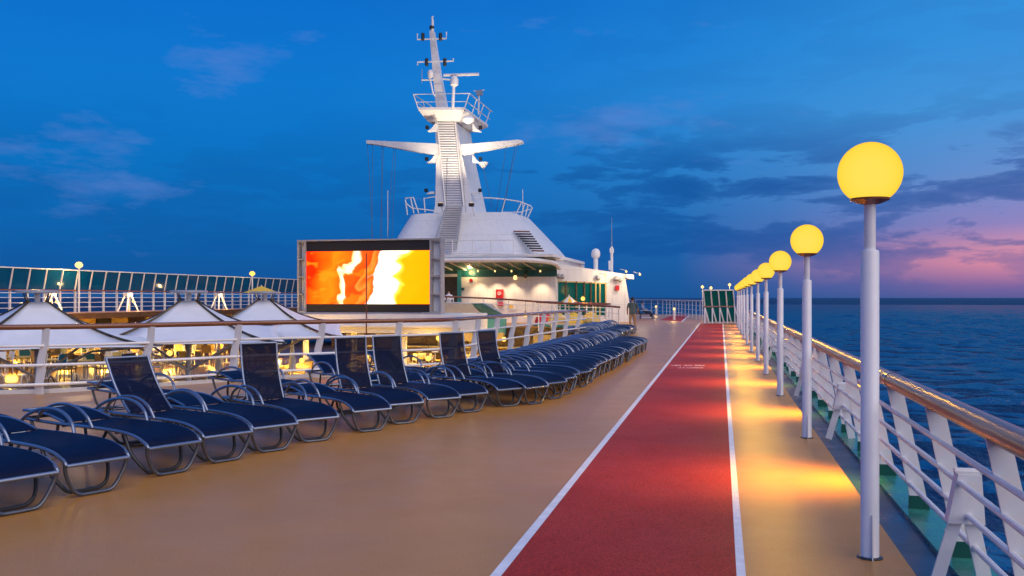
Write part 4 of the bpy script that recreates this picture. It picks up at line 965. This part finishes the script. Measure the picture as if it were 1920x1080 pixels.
MB().tube([mp_(849, 203), mp_(851, 158)], .12, 8).build('radar_post', M['sleeve'], mast); MB().beam(mp_(830, 148), mp_(850, 150), .12, .12).build('radar_bracket', M['white'], mast)
MB().lathe(mp_(807, 138), [(.16, -.35), (.24, -.1), (.24, .1), (.12, .28), (.01, .3)], 12).build('small_dome', M['white'], mast, smooth=True)
MB().tube([mp_(806, 146), mp_(812, 175), mp_(816, 180)], .06, 6).build('dome_arm', M['sleeve'], mast); MB().tube([mp_(791, 150), mp_(814, 150)], .06, 6).build('yard', M['white'], mast)
MB().tube([mp_(791, 156), mp_(791, 130)], .025, 6).build('aerial', M['grey'], mast)
MB().tube([mp_(897, 215, 74), mp_(898, 178, 74)], .08, 6).build('aft_post', M['white'], mast); MB().box(mp_(899, 174, 74), (.5, .3, .4)).build('aft_box', M['grey'], mast); MB().beam(mp_(888, 171, 74), mp_(908, 169, 74), .08, .08).build('aft_bar', M['sleeve'], mast)
# bracket lamps
for px, py, sgn in ((801, 239, -1), (800, 298, -1), (799, 357, -1), (901, 239, 1), (901, 298, 1), (900, 357, 1)):
    MB().prism([mp_(px, py + 7), mp_(px - sgn * 15, py + 6), mp_(px - sgn * 15, py - 8 if py < 340 else py + 2), mp_(px - sgn * 8, py + 2)], (0, .5, 0)).build('bracket', M['white'], mast)
    MB().box(mp_(px, py, YM + .2), (.22, .25, .26)).build('bracket_lamp', M['black'], mast)
MB().lathe(mp_(878, 226, 68.9), [(.15, -.25), (.45, -.05), (.5, .12), (.3, .3)], 12).build('horn', M['sleeve'], mast, smooth=True)
MB().lathe(mp_(906, 308, 70), [(.1, -.3), (.35, 0), (.4, .15), (.05, .2)], 12).build('floodlight', M['white'], mast, smooth=True)
# floodlights at the mast foot, washing the tower and the undersides of the yardarms
for px, e in ((826, 900), (884, 700)):
    p = mp_(px, 384, 66.0); MB().box(p, (.35, .25, .25)).build('floodlight', M['black'], mast)
    MB().box(p + Vector((0, .1, .14)), (.28, .18, .03)).build('floodlight_glass', M['bulbw'], mast)
    MB().tube([p, p + Vector((0, 1.2, -.9))], .04, 6).build('floodlight_arm', M['white'], mast)
    ld = bpy.data.lights.new('mast_flood', 'SPOT'); ld.energy = e * 2.2; ld.color = (1, .80, .56); ld.spot_size = R(80); ld.spot_blend = .7; ld.shadow_soft_size = .1
    lo = bpy.data.objects.new('mast_flood', ld); col.objects.link(lo); lo.parent = mast; lo.location = p + Vector((0, .1, .2)); lo.rotation_euler = (R(180 - 20), 0, 0)
# stays and halyards
rs = random.Random(4)
for a, b in (((689, 270), (699, 445)), ((699, 271), (697, 446)), ((716, 273), (716, 447)), ((719, 273), (713, 447)), ((738, 276), (727, 446)), ((742, 277), (735, 446)), ((972, 268), (928, 446)), ((966, 269), (945, 392)), ((950, 271), (930, 400)), ((905, 310), (923, 388)), ((866, 300), (876, 440)), ((838, 296), (836, 450)), ((913, 396), (905, 452))):
    MB().tube([mp_(*a, YM + .3), mp_(*b, YM - 2 if b[1] > 420 else YM + .5)], .016, 5).build('stay', M['rubber'], mast)
for px, y0_, y1_ in ((727, 357, 445), (980, 355, 405)): MB().tube([mp_(px, y1_), mp_(px, y0_)], .03, 5).build('aerial', M['white'], mast)

# ================================================================== around the deckhouse front
pl = thing('stair_platform', 'grey and teal stair platform beside the video screen', 'stairs', (SY(880, 600, 54).x, 54, 0))
def pp(px, py, Y): return SY(px, py, Y) - Vector(pl.location)
MB().prism([pp(828, 600, 54), pp(912, 600, 54), pp(885, 570, 54), pp(828, 568, 54)], (0, 5, 0)).build('ramp', M['grey'], pl)
MB().prism([pp(885, 569, 54), pp(902, 569, 54), pp(945, 592, 54), pp(918, 601, 54)], (0, .5, 0)).build('side_panel', M['teal'], pl)
MB().prism([pp(832, 598, 53.5), pp(948, 598, 53.5), pp(946, 628, 53.5), pp(832, 628, 53.5)], (0, .3, 0)).build('turquoise_wall', M['turq'], pl)
MB().prism([pp(828, 624, 53.2), pp(945, 624, 53.2), pp(945, 640, 53.2), pp(828, 640, 53.2)], (0, .2, 0)).build('skirting', M['cream'], pl)
def free_rail(name, label, top, posts, Y, ybot, wood='wood', nb=3):
    t = thing(name, label, 'railing', SY(top[0][0], ybot, Y)); o0 = Vector(t.location)
    tp = [SY(a, b, Y) - o0 for a, b in top]; MB().tube(tp, .055, 8).build('handrail', M[wood], t, smooth=True)
    zb = 0.0
    for k_ in range(1, nb + 1):
        MB().tube([Vector((p.x, p.y, p.z * k_ / (nb + 1))) for p in tp], .025, 6).build('rail_bar', M['steelwhite'], t)
    for px in posts:
        a = SY(px, ybot, Y) - o0
        zt_ = None
        for p, q_ in zip(tp[:-1], tp[1:]):
            if p.x <= a.x <= q_.x: zt_ = p.z + (q_.z - p.z) * (a.x - p.x) / (q_.x - p.x)
        if zt_: MB().tube([(a.x, a.y, 0), (a.x, a.y, zt_)], .035, 8).build('post', M['white'], t)
    return t
free_rail('upper_railing', 'thin brown-topped railing in front of the red cabinet', [(832, 556), (905, 559), (960, 562), (1013, 566), (1145, 570)], (850, 878, 907, 953, 1000, 1050, 1100, 1142), 57.0, 598)
free_rail('far_railing', 'short white railing with brown handrail ending beside the far loungers', [(1005, 566), (1080, 570), (1130, 573), (1163, 576)], (1010, 1035, 1060, 1086, 1112, 1136, 1148, 1160), 49.5, 620)
# small tent parasol and planter colour
u_ = D(1067, 600, 58); o = thing('parasol', 'yellow and white striped parasol in front of the teal windows', 'parasol', (u_.x, u_.y, 0))
za_ = D(1067, 554, 58).z; ze_ = D(1067, 571, 58).z
M['yellow'] = material('yellow_cloth', (0.70, 0.46, 0.04), 0.7)
for i in range(12):
    a0, a1 = math.pi * 2 * i / 12, math.pi * 2 * (i + 1) / 12
    MB().add([(0, 0, za_), (.72 * math.cos(a0), .72 * math.sin(a0), ze_), (.72 * math.cos(a1), .72 * math.sin(a1), ze_), (0, 0, za_ - .03)], [(0, 1, 2), (3, 2, 1)]).build('canopy_gore', M['yellow'] if i % 2 else M['white'], o)
MB().tube([(0, 0, 0), (0, 0, za_ + .06)], .03, 8).build('pole', M['white'], o)
u_ = SX(490, 560, -30.5); o = thing('parasol', 'yellow lit parasol behind the canopy nearest the screen', 'parasol', (u_.x, u_.y, 1.0))
za_ = SX(490, 536, -30.5).z - 1; ze_ = SX(490, 549, -30.5).z - 1
for i in range(12):
    a0, a1 = math.pi * 2 * i / 12, math.pi * 2 * (i + 1) / 12
    MB().add([(0, 0, za_), (1.2 * math.cos(a0), 1.2 * math.sin(a0), ze_), (1.2 * math.cos(a1), 1.2 * math.sin(a1), ze_), (0, 0, za_ - .03)], [(0, 1, 2), (3, 2, 1)]).build('canopy_gore', M['yellow'], o)
MB().tube([(0, 0, 0), (0, 0, za_ + .06)], .03, 8).build('pole', M['white'], o)
for i, (px, d, cl_) in enumerate(((1045, 56, 'warmplastic'), (1075, 55, 'yellow'), (1108, 57, 'warmplastic'), (1020, 58, 'red'))):
    b_ = D(px, 600, d); o = thing('play_block', '%s play feature block beyond the pool rail, %s from the left' % ({'red': 'red', 'yellow': 'bright yellow', 'warmplastic': 'ochre'}[cl_], ORD[{1020: 1, 1045: 2, 1075: 3, 1108: 4}[px]]), 'play block', (b_.x, b_.y, 0))
    MB().lathe((0, 0, 0), [(.55, .0), (.6, .3), (.5, .55), (.25, .8), (.05, .9)], 10).build('dome', M[cl_], o); MB().lathe((0, 0, 0), [(.7, 0), (.7, .1), (.6, .12)], 12).build('base', M['turq'], o)
# soft light for that corner comes from its own lamp posts
for i, (px, py, d) in enumerate(((1093, 560, 57), (985, 590, 56))):
    lantern(D(px, py, d), 'small warm lamp among the play blocks, %s one' % ('right' if i == 0 else 'left'), 150)

# ================================================================== far end: glass shelter, bow railing
g0 = D(1318, 603, 64); sh = thing('glass_shelter', 'leaning teal glass wind shelter with white frames at the end of the track', 'windscreen', (g0.x, g0.y, 0), PHI)
kx = 64 / F; zt_ = (604 - 543) * kx; zm = (604 - 573) * kx
for i in range(5):
    x = i * 14 * kx
    MB().beam((x + .42, 0, .0), (x + .12, 0, zm), .08, .09, (0, 1, 0)).build('frame_post', M['white'], sh); MB().beam((x + .12, 0, zm), (x - .05, -.35, zt_), .07, .09, (0, 1, 0)).build('frame_post', M['white'], sh)
    MB().tube([(x + .12, 0, zm), (x + .05, -.4, .0)], .04, 6).build('prop', M['white'], sh)
    if i < 4:
        MB().prism([(x + .17, 0, zm + .04), (x + 14 * kx + .07, 0, zm + .04), (x + 14 * kx - .10, -.34, zt_), (x, -.34, zt_)], (0, .015, 0)).build('pane', M['glass_teal'], sh)
        MB().prism([(x + .46, 0, .1), (x + 14 * kx + .36, 0, .1), (x + 14 * kx + .08, 0, zm - .06), (x + .18, 0, zm - .06)], (0, .015, 0)).build('pane', M['glass_teal'], sh)
MB().beam((-.1, -.36, zt_ + .03), (56 * kx, -.36, zt_ + .03), .08, .08).build('top_rail', M['white'], sh); MB().tube([(0, -.06, zm), (57 * kx, -.06, zm)], .05, 6).build('handrail', M['wood'], sh)
for i, (px, py) in enumerate(((1317, 538), (1333, 540), (1368, 534))):
    p = D(px, py, 66); o = thing('end_lamp', 'small white lamp above the glass shelter, %s of three' % ('left', 'middle', 'right')[i], 'lamp', (p.x, p.y, 0))
    MB().tube([(0, 0, 0), (0, 0, p.z - .1)], .03, 6).build('pole', M['white'], o); MB().lathe((0, 0, p.z), [(.02, -.12), (.12, 0), (.02, .12)], 10).build('globe', M['bulbw'], o, smooth=True)
    ld = bpy.data.lights.new('end_light', 'POINT'); ld.energy = 140; ld.color = (1, .66, .24); ld.shadow_soft_size = .13
    lo = bpy.data.objects.new('end_light', ld); col.objects.link(lo); lo.parent = o; lo.location = (0, 0, p.z)
bp = [G(1170, 587), G(1205, 588), G(1245, 590), G(1285, 595), G(1330, 601)]
railing('bow_railing', 'white railing round the far end of the deck', [(p.x, p.y) for p in bp], 1.5, (.35, .72, 1.1), 1.9, wood='white', post='tube', rw=.05)
for i, (px, py) in enumerate(((1230, 591), (1264, 600.0))):
    b_ = G(px, py); o = thing('bollard_light', 'low bollard light on the far deck, %s one' % ('left', 'right')[i], 'lamp', (b_.x, b_.y, 0))
    MB().lathe((0, 0, 0), [(.10, 0), (.10, .75), (.06, .78)], 10).build('post', M['white'], o); MB().lathe((0, 0, .85), [(.06, -.08), (.11, 0), (.05, .12)], 10).build('globe', M['bulbw'], o)
    ld = bpy.data.lights.new('bollard_lamp', 'POINT'); ld.energy = 60; ld.color = (1, .62, .18); ld.shadow_soft_size = .12
    lo = bpy.data.objects.new('bollard_lamp', ld); col.objects.link(lo); lo.parent = o; lo.location = (0, 0, .87)

# ================================================================== people
def body(name, joints, edges, mats, parent):
    me = bpy.data.meshes.new(name); me.from_pydata([j[0] for j in joints], edges, []); o = bpy.data.objects.new(name, me); col.objects.link(o)
    sk = o.modifiers.new('skin', 'SKIN'); sb = o.modifiers.new('sub', 'SUBSURF'); sb.levels = 2; sb.render_levels = 2
    if not me.skin_vertices:
        bpy.context.view_layer.objects.active = o; bpy.ops.mesh.customdata_skin_add()
    for v, j in zip(me.skin_vertices[0].data, joints): v.radius = j[1] if isinstance(j[1], tuple) else (j[1], j[1])
    me.skin_vertices[0].data[0].use_root = True
    dg = bpy.context.evaluated_depsgraph_get(); ev = o.evaluated_get(dg); nm = bpy.data.meshes.new_from_object(ev)
    o.modifiers.clear(); o.data = nm; nm.name = name
    for m_ in mats[0]: nm.materials.append(m_)
    for p in nm.polygons: p.material_index = mats[1](p.center); p.use_smooth = True
    o.parent = parent; return o
fp = G(1186, 621.5)
per = thing('person', 'person in grey-green T-shirt and khaki trousers standing with back turned', 'person', (fp.x, fp.y, 0), PHI)
J = [((0, 0, .98), (.165, .12)), ((0, .01, 1.15), (.16, .11)), ((0, .01, 1.36), (.19, .115)), ((0, .01, 1.47), (.10, .08)), ((0, 0, 1.53), .052), ((0, -.01, 1.62), (.075, .09)), ((0, -.01, 1.71), (.07, .085)),
     ((-.2, .01, 1.42), .065), ((-.27, .03, 1.18), .052), ((-.25, -.06, .95), .038), ((-.23, -.10, .86), .03), ((.2, .01, 1.42), .065), ((.27, .03, 1.18), .052), ((.26, -.05, .95), .038), ((.25, -.09, .86), .03),
     ((-.10, 0, .88), .095), ((-.12, -.02, .5), .068), ((-.13, .02, .10), .05), ((-.14, -.12, .045), .04), ((.10, 0, .88), .095), ((.13, -.02, .5), .068), ((.16, .02, .10), .05), ((.19, -.12, .045), .04)]
E = [(0, 1), (1, 2), (2, 3), (3, 4), (4, 5), (5, 6), (2, 7), (7, 8), (8, 9), (9, 10), (2, 11), (11, 12), (12, 13), (13, 14), (0, 15), (15, 16), (16, 17), (17, 18), (0, 19), (19, 20), (20, 21), (21, 22)]
J = [((p[0], -p[1], p[2]), r) for p, r in J]  # faces forward, away from the camera
def pm_(c):
    if c.z > 1.50: return 2
    if abs(c.x) > .2 and c.z < 1.2 and c.z > .8: return 2
    if c.z > .90: return 0
    return 3 if c.z < .085 else 1
body('body', J, E, ([M['shirt'], M['khaki'], M['skin'], M['jeans']], pm_), per)
MB().lathe((0, -.005, 1.68), [(.05, -.075), (.085, -.03), (.095, .03), (.075, .085), (.01, .11)], 14).build('hair', M['hair'], per, smooth=True)
# person seated in a dark deck chair by the far rail
fp = G(1212, 598); ch = thing('deck_armchair', 'dark armchair by the far railing with a person in it', 'chair', (fp.x, fp.y, 0), PHI)
sc_ = 1.15
MB().box((0, 0, .42), (1.15, .62, .10)).build('seat', M['jeans'], ch, bevel=.03); MB().prism([(-.62, -.31, .42), (-.50, -.31, .42), (-.72, -.31, 1.1), (-.82, -.31, 1.1)], (0, .62, 0)).build('backrest', M['jeans'], ch)
for x in (-.5, .5):
    for y in (-.27, .27): MB().tube([(x, y, 0), (x * .95, y, .40)], .03, 6).build('leg', M['rubber'], ch)
for y in (-.33, .33): MB().tube(spline([(.45, y, .42), (.40, y, .66), (0, y, .70), (-.55, y, .68)], 4), .025, 6).build('arm', M['frame'], ch)
MB().tube([(-.45, -.28, .12), (.45, -.28, .12)], .02, 6).build('stretcher', M['white'], ch)
sp_ = thing('person', 'person in pale blue shirt sitting in the dark armchair by the far railing', 'person', (fp.x, fp.y, 0), PHI)
J = [((-.25, 0, .58), (.15, .15)), ((-.33, 0, .80), (.14, .15)), ((-.38, 0, 1.02), (.13, .18)), ((-.38, 0, 1.14), .06), ((-.36, 0, 1.26), (.085, .08)), ((-.35, 0, 1.34), .075),
     ((-.36, -.2, 1.0), .06), ((-.18, -.26, .80), .05), ((.08, -.22, .76), .038), ((-.36, .2, 1.0), .06), ((-.18, .26, .80), .05), ((.08, .22, .76), .038),
     ((0, -.12, .58), .09), ((.26, -.13, .56), .07), ((.42, -.13, .14), .05), ((.54, -.13, .05), .04), ((0, .12, .58), .09), ((.26, .13, .56), .07), ((.42, .13, .14), .05), ((.54, .13, .05), .04)]
E = [(0, 1), (1, 2), (2, 3), (3, 4), (4, 5), (2, 6), (6, 7), (7, 8), (2, 9), (9, 10), (10, 11), (0, 12), (12, 13), (13, 14), (14, 15), (0, 16), (16, 17), (17, 18), (18, 19)]
body('body', J, E, ([M['blueshirt'], M['jeans'], M['skin']], lambda c: 2 if c.z > 1.12 or c.x > .0 and c.z > .68 else (0 if c.z > .66 and c.x < .05 else 1)), sp_)
MB().lathe((-.37, 0, 1.33), [(.06, -.06), (.09, -.01), (.085, .05), (.01, .10)], 12).build('hair', M['hair'], sp_, smooth=True)
# far figure leaning on the platform rail by the doorway
fp = SY(842, 600, 58); fig = thing('person', 'small figure in white leaning on the rail beside the screen', 'person', (fp.x, fp.y, SY(842, 575, 58).z - .62))
J = [((0, 0, .9), (.15, .12)), ((0, -.02, 1.1), (.15, .11)), ((0, -.06, 1.32), (.17, .11)), ((0, -.08, 1.46), .055), ((0, -.1, 1.6), .09), ((-.2, -.05, 1.34), .06), ((-.26, -.16, 1.12), .05), ((-.12, -.34, 1.05), .04), ((.2, -.05, 1.34), .06), ((.26, -.16, 1.12), .05), ((.12, -.34, 1.05), .04),
     ((-.1, 0, .8), .09), ((-.11, 0, .45), .065), ((-.11, .02, .06), .045), ((.1, 0, .8), .09), ((.11, 0, .45), .065), ((.11, .02, .06), .045)]
E = [(0, 1), (1, 2), (2, 3), (3, 4), (2, 5), (5, 6), (6, 7), (2, 8), (8, 9), (9, 10), (0, 11), (11, 12), (12, 13), (0, 14), (14, 15), (15, 16)]
body('body', J, E, ([M['whiteshirt'], M['jeans'], M['skin']], lambda c: 2 if c.z > 1.46 else (0 if c.z > .88 else 1)), fig)
